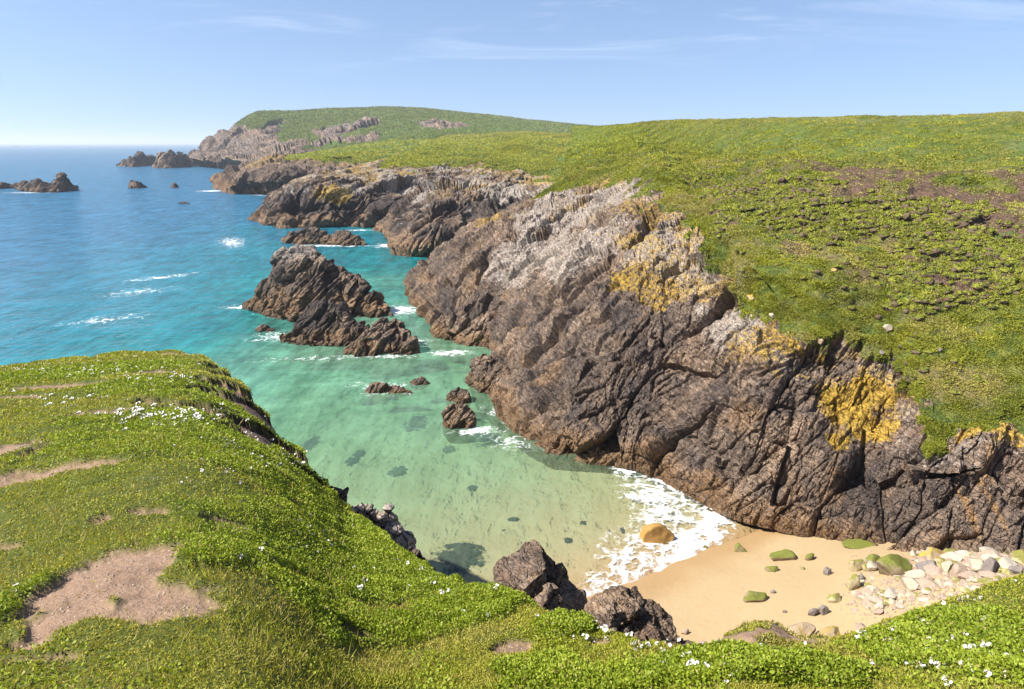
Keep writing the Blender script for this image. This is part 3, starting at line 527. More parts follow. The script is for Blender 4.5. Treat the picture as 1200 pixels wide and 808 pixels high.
def patch(lst, p, nz, seed, ns):
    """ground patches given as (centre, half width, half length, turn in degrees)"""
    out = np.zeros(p.shape[:-1], np.float32); n_ = fbm(p * [1, 1, 0], ns, 5, seed) * nz
    for c, rx, ry, an in lst:
        dx, dy = p[..., 0] - c[0], p[..., 1] - c[1]; a = R(an); u = dx * math.cos(a) + dy * math.sin(a); v = -dx * math.sin(a) + dy * math.cos(a)
        out = np.maximum(out, sstep(1.08 - np.sqrt((u / rx) ** 2 + (v / ry) ** 2) + n_, 0, 0.35))
    return out
def pp(x, y, wpx, hpx, an=0):                  # patch from its centre and its size as seen
    c = Zp(x, y); a = Zp(x + wpx, y); b_ = Zp(x, y - hpx); return (c, np.linalg.norm((a - c)[:2]), np.linalg.norm((b_ - c)[:2]), an)
DIRT = [pp(130, 665, 66, 26), pp(85, 690, 50, 22, 10), pp(190, 702, 74, 19), pp(150, 686, 60, 14), pp(95, 712, 40, 14), pp(55, 725, 26, 18, 25), pp(35, 752, 26, 7), pp(45, 770, 50, 5), pp(85, 546, 48, 4), pp(18, 562, 36, 10), pp(10, 525, 18, 7), pp(42, 526, 12, 6),
        pp(170, 598, 26, 3, 10), pp(118, 607, 14, 4), pp(262, 615, 26, 4, 10), pp(20, 466, 30, 3), pp(85, 452, 26, 2), pp(215, 416, 26, 2.5), pp(598, 757, 26, 10), pp(702, 752, 22, 7), pp(180, 437, 14, 3), pp(120, 483, 36, 3), pp(5, 640, 26, 4), pp(420, 745, 20, 5)]
LEAFY = [pp(430, 665, 110, 40, -20), pp(335, 640, 55, 28), pp(540, 708, 70, 22), pp(830, 785, 230, 22), pp(1110, 750, 140, 50), pp(290, 545, 62, 16), pp(225, 495, 60, 10), pp(130, 432, 100, 6), pp(30, 440, 60, 7), pp(325, 522, 36, 16), pp(400, 720, 80, 22), pp(8, 715, 22, 20), pp(250, 462, 36, 10), pp(235, 655, 40, 10), pp(640, 790, 60, 14), pp(660, 735, 40, 10)]
SCARP = [pp(250, 429, 6, 3), pp(265, 440, 8, 4), pp(281, 456, 9, 5), pp(298, 478, 9, 6), pp(312, 500, 7, 5), pp(292, 511, 13, 4), pp(326, 519, 8, 4), pp(368, 562, 6, 5), pp(350, 541, 8, 3)]
f5 = fbm(GF * [1, 1, 0], 1.4, 4, 95)
soil = patch(DIRT, GF, 1.1, 96, 3.5); leafy = np.clip(patch(LEAFY, GF, 1.0, 97, 2.2), 0, 1) * (1 - soil)
on_edge = np.concatenate([0 * FR, np.repeat(sstep(-sub[:, 1], 0.25, 0.7)[None], len(bs), 0)], 1)
scarp = patch(SCARP, GF, 1.3, 98, 1.5)
GF[..., 2] -= soil * 0.05 * (1 - on_edge) + sstep(scarp, 0.2, 0.8) * 0.25 * (1 - on_edge)
GF[..., 2] += leafy * (0.03 + 0.04 * fbm(GF, 3.0, 3, 99)) * (1 - on_edge)
m, g = new_mat('turf_and_soil'); pos = geo(g).outputs['Position']
n1 = g.noise(pos, 2.2, 5); n2 = g.noise(pos, 11, 5, 0.62); n3 = g.noise(pos, 55, 4, 0.65)
so_ = g.mix(n2, (0.18, 0.11, 0.070), (0.30, 0.20, 0.135)); so_ = g.mix(g.ss(n3, 0.56, 0.72), so_, (0.42, 0.33, 0.26)); so_ = g.mix(g.ss(n1, 0.5, 0.34), so_, g.mix(n3, (0.10, 0.062, 0.042), (0.22, 0.145, 0.10)))
tu = g.mix(n2, (0.030, 0.045, 0.010), (0.10, 0.115, 0.022)); tu = g.mix(g.ss(n3, 0.5, 0.7), tu, (0.14, 0.15, 0.035))
rk = g.mix(n2, (0.07, 0.05, 0.04), (0.26, 0.19, 0.14)); rk = g.mix(g.ss(n1, 0.5, 0.65), rk, (0.10, 0.085, 0.06))
col = g.mix(g.attr('soil'), tu, so_); col = g.mix(g.attr('edge'), col, rk); col = g.mix(g.attr('scarp'), col, g.mix(n2, (0.085, 0.055, 0.04), (0.24, 0.155, 0.11)))
bp = g.n('ShaderNodeBump', None, Strength=0.9, Distance=0.03, Height=g.math('ADD', n2, g.math('MULTIPLY', n3, 0.35)))
b = g.n('ShaderNodeBsdfPrincipled', None, Base_Color=col, Roughness=0.95, Normal=bp); b.inputs['Specular IOR Level'].default_value = 0.15
g.n('ShaderNodeOutputMaterial', None, Surface=b); M_turf = m
tag(grid_obj('grassy_headland', GF, M_turf, dict(soil=soil, edge=on_edge, scarp=scarp), True), kind='structure')

# bank below the lip on the right, going down to the beach
def bank_station(x, yc, d):
    c = P(x, yc, d); f = P(x, yc + 16, d - 1.3); f2 = P(x, yc + 45, d - 2.6); f2[2] = min(f2[2], f[2] - 0.02)
    dirv = np.array([x * 0.0 + c[0], c[1], 0]); dirv /= np.linalg.norm(dirv)
    return [f2 - [0, 0, 0.3], f2, f, c, c + dirv * 0.9 + [0, 0, -1.1], c + dirv * 3.2 + [0, 0, -4.5], c + dirv * 9 + [0, 0, -11], c + dirv * 16 + [0, 0, -20]]
BK = [bank_station(*q) for q in [(815, 790, 8), (840, 770, 8.2), (862, 750, 8.5), (885, 737, 8.7), (908, 734, 8.8), (932, 744, 8.6), (962, 749, 8.2), (1000, 744, 8), (1040, 733, 8), (1085, 716, 8), (1120, 702, 7.8), (1160, 692, 7.4), (1230, 690, 7), (1320, 690, 7)]]
GB, UB, VB = loft(BK, [16] * 3 + [24] * 7 + [20] * 3, [4, 22, 30, 16, 16, 16, 12])
nb = normals(GB); nb[nb[..., 2] < 0] *= -1
GB = GB + nb * (fbm(GB, 0.9, 4, 111) * 0.35 + fbm(GB, 4, 4, 112) * 0.08)[..., None]
soilb = sstep(fbm(GB, 1.1, 4, 113), 0.02, 0.2); leafb = sstep(fbm(GB, 0.7, 3, 114), -0.05, 0.1) * (1 - soilb)
tag(grid_obj('bank', GB, M_turf, dict(soil=soilb, edge=sstep(VB, 3.6, 4.4), scarp=0 * VB), True), kind='structure')

# ------------------------------------------------------------------ rocks in the sea and on the shore
M_rock = land_material('sea_rock', 1.0, 0.15); M_crag = land_material('crag_rock', 3.0, 0.12)
def attrs0(shape, **k):
    a = {n_: np.zeros(shape, np.float32) for n_ in ('turf', 'cell', 'wet', 'dark', 'rust', 'white', 'lichen', 'dry', 'lush', 'soil')}
    a.update(k); return a
def make_rock(name, st, Ls, label, cat, thick=1.0, group=None, seed=1, res=1.0, zb_=0.0, amp=0.42, dark=0.4, rust=0.7, white=0.0, lich=0.0, lean=0.5, wetz=(0.25, 0.9), mat=None, dist=None, deep=2.5, back=1.0):
    """st: (x, y of the crest, y of the foot) from left to right; the foot stands at height zb_, or at distance dist when given"""
    ctrl = []
    for (x, yc, yf) in st:
        f = Z(x, yf, zb_) if dist is None else P(x, yf, dist)
        dep0 = f[1]; px = dep0 / FPX; hgt_ = max((yf - yc) * px, 0.02)
        run = hgt_ * thick + 1e-3
        c = P(x, yc, dep0 + run)
        u = f * [1, 1, 0]; u = u / np.linalg.norm(u); v3 = lambda k: np.array([u[0], u[1], 0]) * k
        mid = f + (c - f) * lean + [0, 0, (c[2] - f[2]) * 0.12] - v3(run * 0.06)
        h = c[2] - f[2]
        ctrl.append([f - v3(0.08 * run) - [0, 0, min(deep, .15 + .7 * h)], f, mid, c, c + v3(run * 0.55 * back) - [0, 0, h * 0.42], c + v3(run * 1.15 * back) - [0, 0, h + 0.05], c + v3(run * 1.2 * back) - [0, 0, h + min(deep, .15 + .7 * h)]])
    w_ = [max(4, int(abs(st[i + 1][0] - st[i][0]) * 1.1 * res)) for i in range(len(st) - 1)]
    hh = max(yf - yc for _, yc, yf in st)
    G, U, V = loft(ctrl, w_, [4, max(8, int(hh * .55 * res)), max(8, int(hh * .6 * res)), max(6, int(hh * .4 * res)), max(6, int(hh * .3 * res)), 4])
    n = normals(G); cen = G.mean((0, 1)); flipm = (n * (G - cen)).sum(-1).mean() < 0
    if flipm: n = -n
    d = np.zeros(V.shape, np.float32); cell = 0; cr = 0
    for k, L in enumerate(Ls):
        dd_, c_, k_c = blocks(G, L, seed * 7 + k); d += dd_ * amp; cell = cell + c_ / len(Ls); cr = np.maximum(cr, k_c)
    big = Ls[0]; d += fbm(G, 0.8 / big, 4, seed + 30) * big * 0.5
    q = (G @ BED) * np.array((0.12, 0.5, 2.2)) / (big * 0.5); d += fbm(q, 1.0, 4, seed + 31, ridged=True) * big * 0.14
    d *= sstep(V, 0.3, 1.2) * 0.7 + 0.3; d *= (0.25 + 0.75 * np.minimum(sstep(U, 0, 1.2), sstep(len(st) - 1 - U, 0, 1.2)))
    G2 = G + n * d[..., None]; z = G2[..., 2] - zb_; f6 = fbm(G, 0.8 / big, 5, seed + 33); top = np.nanmax(z)
    wet = 1 - sstep(z + f6 * 0.6, *wetz) if dist is None else 0 * z
    a = attrs0(V.shape, cell=cell, wet=wet, dark=np.clip(sstep(f6, -0.25, 0.2) * dark * 2, 0, 1), rust=(1 - sstep(z / top + f6 * 0.5, 0.15, 0.45)) * rust + sstep(f6, .1, .4) * rust * .4,
               white=np.clip(white * (0.2 + sstep(z / top, 0.55, 0.95)) + f6 * 0.3 - 0.1, -.5, 1), lichen=lich + f6 * 0.5 - 0.2)
    o = grid_obj(name, G2, mat or M_rock, a, False, not flipm); tag(o, label, cat, group); return o

make_rock('sea_stack', [(284, 358, 362), (292, 350, 364), (305, 341, 367), (322, 322, 372), (330, 300, 374), (345, 291, 376), (358, 291, 375), (372, 298, 374), (388, 308, 374), (404, 318, 374), (418, 328, 372), (434, 342, 373), (446, 344, 371), (454, 362, 370), (460, 369, 371)],
          (3.6, 1.5, 0.6), 'tall dark rock stack with a pale top, the largest rock standing in the bay', 'sea stack', 0.75, seed=3, res=1.15, dark=0.5, white=0.75, lich=0.1)
make_rock('low_stack', [(328, 396, 402), (338, 388, 403), (350, 375, 404), (362, 364, 404), (375, 357, 404), (390, 356, 405), (405, 362, 405), (416, 371, 404), (428, 384, 404), (440, 392, 403)],
          (2.4, 1.0, 0.4), 'dark humped rock with tan foot, directly in front of the tallest stack', 'sea rock', 0.8, seed=4, res=1.2, dark=0.6)
make_rock('low_stack', [(402, 410, 416), (414, 402, 417), (428, 392, 417), (444, 378, 417), (456, 373, 416), (468, 376, 415), (478, 390, 415), (486, 402, 414), (492, 411, 415)],
          (2.2, 0.9, 0.35), 'brown pointed rock in the bay, nearest the cliff of its cluster beside the stack', 'sea rock', 0.8, seed=5, res=1.2, dark=0.25)
make_rock('ledge_rock', [(503, 385, 392), (512, 378, 397), (528, 368, 401), (548, 372, 405), (565, 370, 408), (582, 372, 409), (600, 372, 409)], (2.4, 1.0, 0.4),
          'reddish brown low ledge in the notch at the foot of the near cliff', 'rock ledge', 0.8, seed=6, res=1.2, rust=1.0, dark=0.2)
make_rock('skerry', [(330, 280, 284), (338, 275, 286), (352, 270, 287), (366, 266, 287), (376, 269, 287), (386, 273, 287), (398, 270, 288), (410, 274, 288), (420, 278, 288), (428, 284, 288)], (3.2, 1.3, .6),
          'low brown reef lying between the tall stack and the second cliff point', 'reef', 0.9, seed=8, res=1.4, dark=0.35)
make_rock('skerry', [(290, 256, 258), (296, 250, 259), (302, 249, 260), (309, 254, 259)], (2, .8), 'small dark rock just off the tip of the second cliff point', 'sea rock', 0.9, seed=9, res=1.6)
far_ = 'rocks far out on the water'
make_rock('skerry', [(-30, 219, 223), (-5, 217, 222), (14, 216, 221), (30, 217, 224), (44, 213, 226), (57, 212, 226), (68, 210, 226), (75, 207, 225), (82, 215, 224), (92, 218, 222)], (8, 3.6, 1.6),
          'long low black reef with a jagged peak at its right end and surf around', 'reef', 0.9, far_, seed=10, res=2.4, dark=0.7, rust=.3, amp=.3)
make_rock('skerry', [(136, 192, 195), (146, 187, 195.5), (156, 184, 196), (166, 183, 195), (176, 184, 193), (186, 187, 192)], (18, 8, 3.5), 'farthest dark rock islet, lower of the two off the hill', 'islet', 0.9, far_, seed=11, res=3, dark=0.7, rust=.3, amp=.3)
make_rock('skerry', [(178, 194, 197), (190, 183, 197.5), (200, 180, 197.5), (207, 183, 197), (213, 179, 196), (219, 184, 196), (224, 191, 195)], (18, 8, 3.5), 'twin topped dark islet close to the foot of the far hill', 'islet', 0.9, far_, seed=12, res=3, dark=0.7, rust=.3, amp=.3)
make_rock('skerry', [(150, 218, 220), (155, 214, 221), (162, 213, 221), (168, 216, 220), (172, 219, 220)], (6, 2.4), 'small rounded black rock alone on the blue water', 'sea rock', 0.8, far_, seed=13, res=2.4, dark=0.7, rust=.3)
make_rock('skerry', [(199, 219, 220), (203, 215, 220.5), (206, 215, 220.5), (210, 219, 220)], (4, 1.6), 'tiny black pointed rock on the blue water off the low point', 'sea rock', 0.8, far_, seed=14, res=3, dark=0.7, rust=.3)
make_rock('skerry', [(208, 238, 239), (213, 236.5, 239), (217, 237, 239), (222, 238, 239)], (3, 1.2), 'awash dark rock barely breaking the surface off the low point', 'sea rock', 0.8, far_, seed=15, res=3, dark=0.5, rust=.3)
make_rock('bay_rock', [(518, 496, 499), (522, 481, 501), (530, 473, 502), (540, 471, 503), (548, 474, 502), (553, 484, 501), (557, 497, 499)], (1.6, .6, .25), 'blocky light brown rock standing in the green shallows', 'sea rock', 0.45, seed=16, res=2.2, dark=0.1, rust=.8)
make_rock('bay_rock', [(523, 467, 470), (529, 460, 471), (540, 455, 472), (547, 458, 472), (552, 466, 470)], (1.3, .5), 'dark brown rough rock touching the back of the blocky one', 'sea rock', 0.6, seed=17, res=2.2, dark=0.5)
make_rock('bay_rock', [(428, 458, 460), (438, 453, 460.5), (450, 451, 461), (462, 453, 461), (472, 456, 461), (484, 459, 461)], (1.6, .6), 'flat reddish rock awash in the green bay with dark weed round it', 'sea rock', 0.9, seed=18, res=2, dark=0.1, rust=1)
make_rock('bay_rock', [(480, 447, 450), (487, 444, 451), (493, 442, 451), (499, 446, 451), (504, 449, 450)], (1.2, .5), 'little flat rock awash behind the larger flat reddish one', 'sea rock', 0.9, seed=19, res=2, dark=0.2, rust=.9)
make_rock('bay_rock', [(548, 442, 446), (553, 428, 452), (560, 421, 458), (572, 420, 462), (585, 424, 466), (598, 436, 468)], (2.0, .8, .35), 'rounded brown rock at the foot of the near cliff, facing the shallows', 'sea rock', 0.7, seed=20, res=2, dark=0.2, rust=.7)
make_rock('bay_rock', [(298, 386, 388), (306, 383, 389), (314, 382, 389), (322, 386, 388)], (1.6, .6), 'small pale rock awash in foam left of the humped stack', 'sea rock', 0.8, seed=21, res=2, dark=0, white=.3)
# dark crags at the lip of the near headland
import bmesh
def hull_rock(name, hulls, Ls, label, cat, seed, amp=0.25, levels=5, fr=BED):
    Vs, Fs, off = [], [], 0
    for pts_ in hulls:
        b_ = bmesh.new()
        for q in pts_: b_.verts.new(P(*q))
        r_h = bmesh.ops.convex_hull(b_, input=b_.verts); bmesh.ops.delete(b_, geom=[v for v in b_.verts if not v.link_faces], context='VERTS')
        bmesh.ops.triangulate(b_, faces=b_.faces); 
        for _ in range(levels):
            lim = 0.035; ed = [e for e in b_.edges if e.calc_length() > lim]
            if not ed: break
            bmesh.ops.subdivide_edges(b_, edges=ed, cuts=1); bmesh.ops.triangulate(b_, faces=b_.faces)
        bmesh.ops.recalc_face_normals(b_, faces=b_.faces); b_.normal_update(); b_.verts.index_update()
        V = np.array([v.co[:] for v in b_.verts]); N_ = np.array([v.normal[:] for v in b_.verts]); F = np.array([[v.index for v in f.verts] for f in b_.faces]); b_.free()
        Vs.append((V, N_)); Fs.append(F + off); off += len(V)
    V = np.concatenate([a[0] for a in Vs]); N_ = np.concatenate([a[1] for a in Vs]); F = np.concatenate(Fs)
    d = np.zeros(len(V)); cell = 0
    for k, L in enumerate(Ls):
        dd_, c_, kc = blocks(V, L, seed + k, fr, (0.3, 0.9, 1.6)); d += dd_ * amp; cell = cell + c_ / len(Ls)
    d += fbm(V, 2.5, 4, seed + 9) * 0.06; V2 = V + N_ * d[:, None]; f6 = fbm(V, 2.0, 4, seed + 11)
    o = mesh_obj(name, V2, F, M_crag, attrs0((len(V),), cell=cell, dark=np.clip(.35 + f6 * 1.6, 0, .8), rust=np.clip(f6 * 1.5, 0, .5), white=-.3 + 0 * d, lichen=-.4 + 0 * d)); tag(o, label, cat); return o
hull_rock('crag', [[(576, 662, 7.5), (580, 656, 7.6), (594, 650, 7.7), (622, 633, 8.1), (635, 639, 7.9), (614, 690, 6.95), (642, 664, 7.2), (584, 684, 7.2), (612, 712, 6.95), (645, 745, 6.8), (580, 740, 7.0), (600, 700, 8.8), (655, 700, 8.9), (640, 760, 8.5)],
                   [(635, 641, 7.95), (650, 655, 8.0), (665, 666, 8.0), (677, 688, 7.8), (684, 712, 7.5), (690, 745, 7.3), (648, 690, 7.45), (655, 720, 7.2), (660, 765, 7.0), (690, 770, 7.2), (640, 720, 8.8), (680, 735, 8.8)],
                   [(620, 700, 6.9), (646, 677, 7.1), (655, 690, 7.0), (664, 712, 6.9), (640, 705, 6.7), (655, 735, 6.6), (668, 745, 6.8), (615, 745, 6.6), (640, 760, 6.6), (640, 740, 7.6)]],
          (1.0, .35, .12), 'wedge shaped dark brown boulder with a sunlit slanting top at the grass edge', 'boulder', 822, 0.15)
hull_rock('crag', [[(680, 725, 7.0), (690, 708, 7.1), (698, 700, 7.2), (712, 694, 7.3), (700, 730, 6.7), (716, 715, 6.75), (690, 770, 6.6), (722, 775, 6.5), (712, 740, 8)],
                   [(710, 697, 7.2), (722, 692, 7.3), (740, 685, 7.4), (748, 690, 7.4), (758, 702, 7.3), (770, 714, 7.2), (728, 712, 6.9), (745, 722, 6.8), (765, 745, 6.7), (700, 775, 6.5), (770, 785, 6.4), (740, 740, 8.2)],
                   [(757, 703, 7.25), (773, 718, 7.2), (784, 733, 7.1), (798, 747, 7.0), (806, 758, 6.9), (815, 770, 6.8), (765, 735, 6.8), (780, 790, 6.4), (815, 790, 6.6), (785, 760, 8)]],
          (.55, .22, .09), 'ribbed dark rock between the wedge boulder and the sand, at the grass edge', 'boulder', 842, 0.28, fr=frame((-.35, .2, -.75), (.85, .1, -.4)))
make_rock('crag', [(392, 590, 640), (404, 592, 648), (418, 597, 655), (432, 596, 660), (446, 603, 665), (455, 596, 668), (462, 606, 672), (468, 624, 676), (474, 645, 680)], (1.2, .45, .18),
          'jagged black and white rock sticking out from the headland edge', 'boulder', 0.55, seed=24, res=1.6, dist=12.0, dark=0.3, white=.8, rust=.1, amp=.28, lean=.6)
make_rock('crag', [(474, 652, 690), (480, 642, 694), (486, 640, 698), (494, 651, 700), (502, 664, 702), (508, 676, 704)], (.8, .3, .12),
          'thin dark leaning slab at the grass edge beside the jagged rock', 'boulder', 0.5, seed=25, res=1.8, dist=9.0, dark=0.7, rust=.1, amp=.35, lean=.6)
make_rock('crag', [(357, 562, 590), (364, 551, 594), (374, 556, 600), (384, 566, 606), (394, 580, 610), (402, 590, 612)], (.9, .35), 'dark earthy knob under the turf lip, farther along than the jagged rock', 'boulder', 0.5, seed=26, res=1.6, dist=15.0, dark=0.6, rust=.2, lean=.6)

# ------------------------------------------------------------------ boulders lying on the sand
def mossy_mat(name, base, moss, amount):
    m, g = new_mat(name); gg = geo(g); pos = gg.outputs['Position']; nz = g.n('ShaderNodeSeparateXYZ', None, Vector=gg.outputs['Normal']).outputs[2]
    n1 = g.noise(pos, 2.2, 5, 0.6); n2 = g.noise(pos, 9, 4, 0.6)
    c = g.mix(n2, tuple(v * 0.65 for v in base), tuple(min(1, v * 1.3) for v in base))
    mo = g.ss(g.math('ADD', g.math('MULTIPLY', nz, 0.35), n1), 0.85 - amount, 1.0 - amount)
    c = g.mix(mo, c, g.mix(n2, tuple(v * 0.5 for v in moss), moss))
    bp = g.n('ShaderNodeBump', None, Strength=0.6, Distance=0.05, Height=n2)
    b = g.n('ShaderNodeBsdfPrincipled', None, Base_Color=c, Roughness=0.8, Normal=bp); g.n('ShaderNodeOutputMaterial', None, Surface=b); return m
M_moss = mossy_mat('weedy_stone', (0.22, 0.17, 0.10), (0.16, 0.17, 0.018), 0.32)
M_moss2 = mossy_mat('pale_weedy_stone', (0.33, 0.27, 0.15), (0.24, 0.22, 0.04), 0.2)
M_tan = mossy_mat('wet_tan_stone', (0.33, 0.175, 0.04), (0.42, 0.24, 0.05), 0.1)
M_pale = mossy_mat('pale_stone', (0.36, 0.29, 0.20), (0.46, 0.40, 0.31), 0.2)
M_pink = mossy_mat('pinkish_stone', (0.30, 0.215, 0.155), (0.38, 0.29, 0.215), 0.15)
M_grey = mossy_mat('grey_stone', (0.16, 0.13, 0.115), (0.22, 0.18, 0.15), 0.15)
M_lich = mossy_mat('lichened_stone', (0.30, 0.22, 0.14), (0.44, 0.29, 0.04), 0.16)
import bmesh
bmi = bmesh.new(); bmesh.ops.create_icosphere(bmi, subdivisions=4, radius=1.0); bmi.verts.ensure_lookup_table()
ICO_V = np.array([v.co[:] for v in bmi.verts]); ICO_F = np.array([[v.index for v in f.verts] for f in bmi.faces]); bmi.free()
bmi = bmesh.new(); bmesh.ops.create_icosphere(bmi, subdivisions=3, radius=1.0); bmi.verts.ensure_lookup_table()
ICO3_V = np.array([v.co[:] for v in bmi.verts]); ICO3_F = np.array([[v.index for v in f.verts] for f in bmi.faces]); bmi.free()
def stone_verts(seed, cuts=7, rough=0.12, base=ICO_V):
    r = np.random.default_rng(seed); V = base.copy()
    for _ in range(cuts):
        d = r.normal(size=3); d /= np.linalg.norm(d); h = r.uniform(0.5, 0.85); t = V @ d; V = V - np.outer(np.maximum(t - h, 0) * 1.0, d)
    l = np.linalg.norm(base, axis=1, keepdims=True)
    return V + base * (fbm(base * 1.3 + seed, 1.0, 4, seed) * rough * 2 + fbm(base * 5 + seed, 1.0, 3, seed + 1) * rough * 0.5)[:, None]
def boulder(name, x, y, wpx, hpx, seed, mat, label, cat='boulder', group=None, squash=None, rot=None, sink=0.32, cuts=12):
    r = np.random.default_rng(seed); c = None
    t = np.linspace(20, 70, 800); rd = ray(x, y + hpx * 0.30); pts = rd[None] / rd[1] * t[:, None] + [0, 0, H]
    zz = bed(pts[:, 0], pts[:, 1])[0]; i = int(np.argmax(pts[:, 2] < zz)); c = pts[i]
    rng_ = np.linalg.norm(c - [0, 0, H]); px = c[1] / FPX / 0.93; a = wpx * 0.57 * px; h = hpx * 0.5 * px * 1.5
    V = stone_verts(seed, cuts); an = rot if rot is not None else r.uniform(-0.4, 0.4); V = V * np.array([1.08, 0.85, 1])
    V = np.stack([V[:, 0] * math.cos(an) - V[:, 1] * math.sin(an), V[:, 0] * math.sin(an) + V[:, 1] * math.cos(an), V[:, 2]], -1) * np.array([a, a * 0.8, h])
    o = mesh_obj(name, V, ICO_F, mat, None, True); o.location = (c[0], c[1], c[2] + h * (1 - 2 * sink)); tag(o, label, cat, group); return o
BOULD = [
 (770, 627, 40, 26, M_tan, 'wet orange brown boulder standing in the white surf'),
 (866, 643, 17, 9, M_moss, 'small dark green weedy rock on the sand, nearest the surf line'),
 (916, 652, 29, 12, M_moss, 'broad flat green weedy rock in the middle of the sand'),
 (948, 653, 14, 9, M_moss, 'round grey green rock just right of the broad flat one on the sand'),
 (905, 667, 16, 8, M_moss, 'small crescent shaped weedy rock below the broad flat one'),
 (940, 666, 8, 4, M_moss2, 'tiny olive pebble rock below the round grey green one'),
 (970, 670, 10, 11, M_grey, 'small hooked grey rock alone on the sand left of the big mossy boulders'),
 (883, 698, 27, 15, M_moss, 'lone green weedy boulder on the lower sand'),
 (906, 694, 7, 5, M_grey, 'tiny dark stone right beside the lone lower boulder'),
 (919, 717, 6, 5, M_grey, 'tiny dark stone on the empty lower sand'),
 (1002, 663, 20, 18, M_moss2, 'pale yellow green boulder at the left edge of the mossy cluster'),
 (1012, 640, 42, 3, M_moss, 'thin green weedy ledge along the cliff foot at the back of the sand'),
 (1016, 666, 14, 9, M_moss2, 'low yellowish rock against the pale yellow green boulder'),
 (1024, 656, 17, 11, M_moss, 'green boulder behind the mossy cluster, close to the cliff foot'),
 (1046, 664, 40, 27, M_moss, 'largest bright green mossy boulder beside the rubble'),
 (1000, 684, 20, 18, M_moss2, 'tan and olive boulder at the corner of the pale rubble'),
 (1010, 677, 9, 10, M_grey, 'dark stone leaning on the tan and olive boulder'),
 (978, 700, 19, 11, M_moss2, 'low olive rock lying where the sand meets the rubble'),
 (952, 718, 13, 11, M_grey, 'round grey cobble on the sand above the bank, left of a pair'),
 (964, 716, 14, 12, M_grey, 'round grey cobble touching the rubble, right of a pair'),
 (1094, 652, 36, 17, M_lich, 'flat yellow lichened slab at the foot of the cliff above the rubble'),
 (1087, 664, 30, 13, M_grey, 'dark wedge shaped rock under the yellow lichened slab'),
 (1072, 673, 24, 14, M_pale, 'pale cream block between the mossy boulder and the dark wedge'),
 (1146, 664, 17, 19, M_pale, 'white topped standing stone at the right of the rubble'),
 (1160, 664, 22, 21, M_grey, 'dark charcoal block right against the white topped stone'),
 (1122, 672, 20, 20, M_pink, 'reddish brown block in the middle of the rubble'),
 (1192, 668, 18, 14, M_grey, 'black and white rock at the far right end of the rubble'),
 (822, 754, 12, 5, M_pink, 'small brown stone on the last corner of the sand'),
 (803, 741, 10, 7, M_pink, 'pinkish stones beside the ribbed crag at the sand edge'),
 (826, 641, 7, 4, M_moss, 'tiny green stone right at the edge of the surf'),
]
for i, (x, y, w_, h_, mt, lb) in enumerate(BOULD): boulder('boulder', x, y, w_, h_, 300 + i, mt, lb, 'boulder' if w_ > 12 else 'stone', 'boulders on the beach')
# weed at the foot of the cliff, and dark weedy ground under the water
def on_bed(x, y):
    t = np.linspace(20, 160, 2400); rd = ray(x, y); pts = rd[None] / rd[1] * t[:, None] + [0, 0, H]; zz = bed(pts[:, 0], pts[:, 1])[0]; i = int(np.argmax(pts[:, 2] < zz)); return pts[i]
m, g = new_mat('dark_weed'); pos = geo(g).outputs['Position']; n2 = g.noise(pos, 3, 5, 0.65)
b = g.n('ShaderNodeBsdfPrincipled', None, Base_Color=g.mix(n2, (0.012, 0.010, 0.010), (0.055, 0.04, 0.025)), Roughness=0.85)
fr_w = g.ss(g.math('ADD', g.attr('fray'), g.math('MULTIPLY', g.math('SUBTRACT', g.noise(pos, 1.6, 5, 0.65), 0.5), 2.2)), 0.75, 0.45)
g.n('ShaderNodeOutputMaterial', None, Surface=g.n('ShaderNodeMixShader', None, i0=fr_w, i1=g.n('ShaderNodeBsdfTransparent'), i2=b)); M_weed = m
WEED = [(507, 432, 16, 4, 'dark sunken reef patch under the green water, nearest the near cliff'), (442, 470, 22, 6, 'dark sunken patch below the flat reddish rock awash'), (487, 497, 13, 8, 'blue black sunken rock patch left of the blocky bay rock'),
        (420, 534, 9, 6, 'faint round sunken rock in the green bay beside the headland'), (413, 541, 9, 5, 'faint long sunken rock touching the headland side'), (466, 553, 12, 5, 'smooth oval dark patch under the middle of the green bay'),
        (526, 528, 8, 5, 'small pale blue patch under water below the blocky rock'), (554, 573, 8, 4, 'small dark sunken patch on the way to the beach'), (540, 655, 50, 27, 'large dark patch of weed and painted headland shadow in the shallows by the wedge boulder'),  # the big bed's dark colour also stands in for the headland's shadow
        (684, 613, 10, 5, 'small brown weed clump in the shallows off the sand'), (665, 634, 13, 6, 'ragged brown weed clump below the smaller one in the shallows'), (600, 610, 15, 4, 'thin streak of drifting weed over pale sand'), (590, 622, 8, 3, 'short streak of weed below the longer streak'), (730, 622, 9, 6, 'weedy stone just short of the surf'),
        (635, 648, 9, 3, 'thin scrap of weed beside the wedge boulder'), (365, 520, 9, 8, 'dark sunken rock tucked against the headland cliff')]
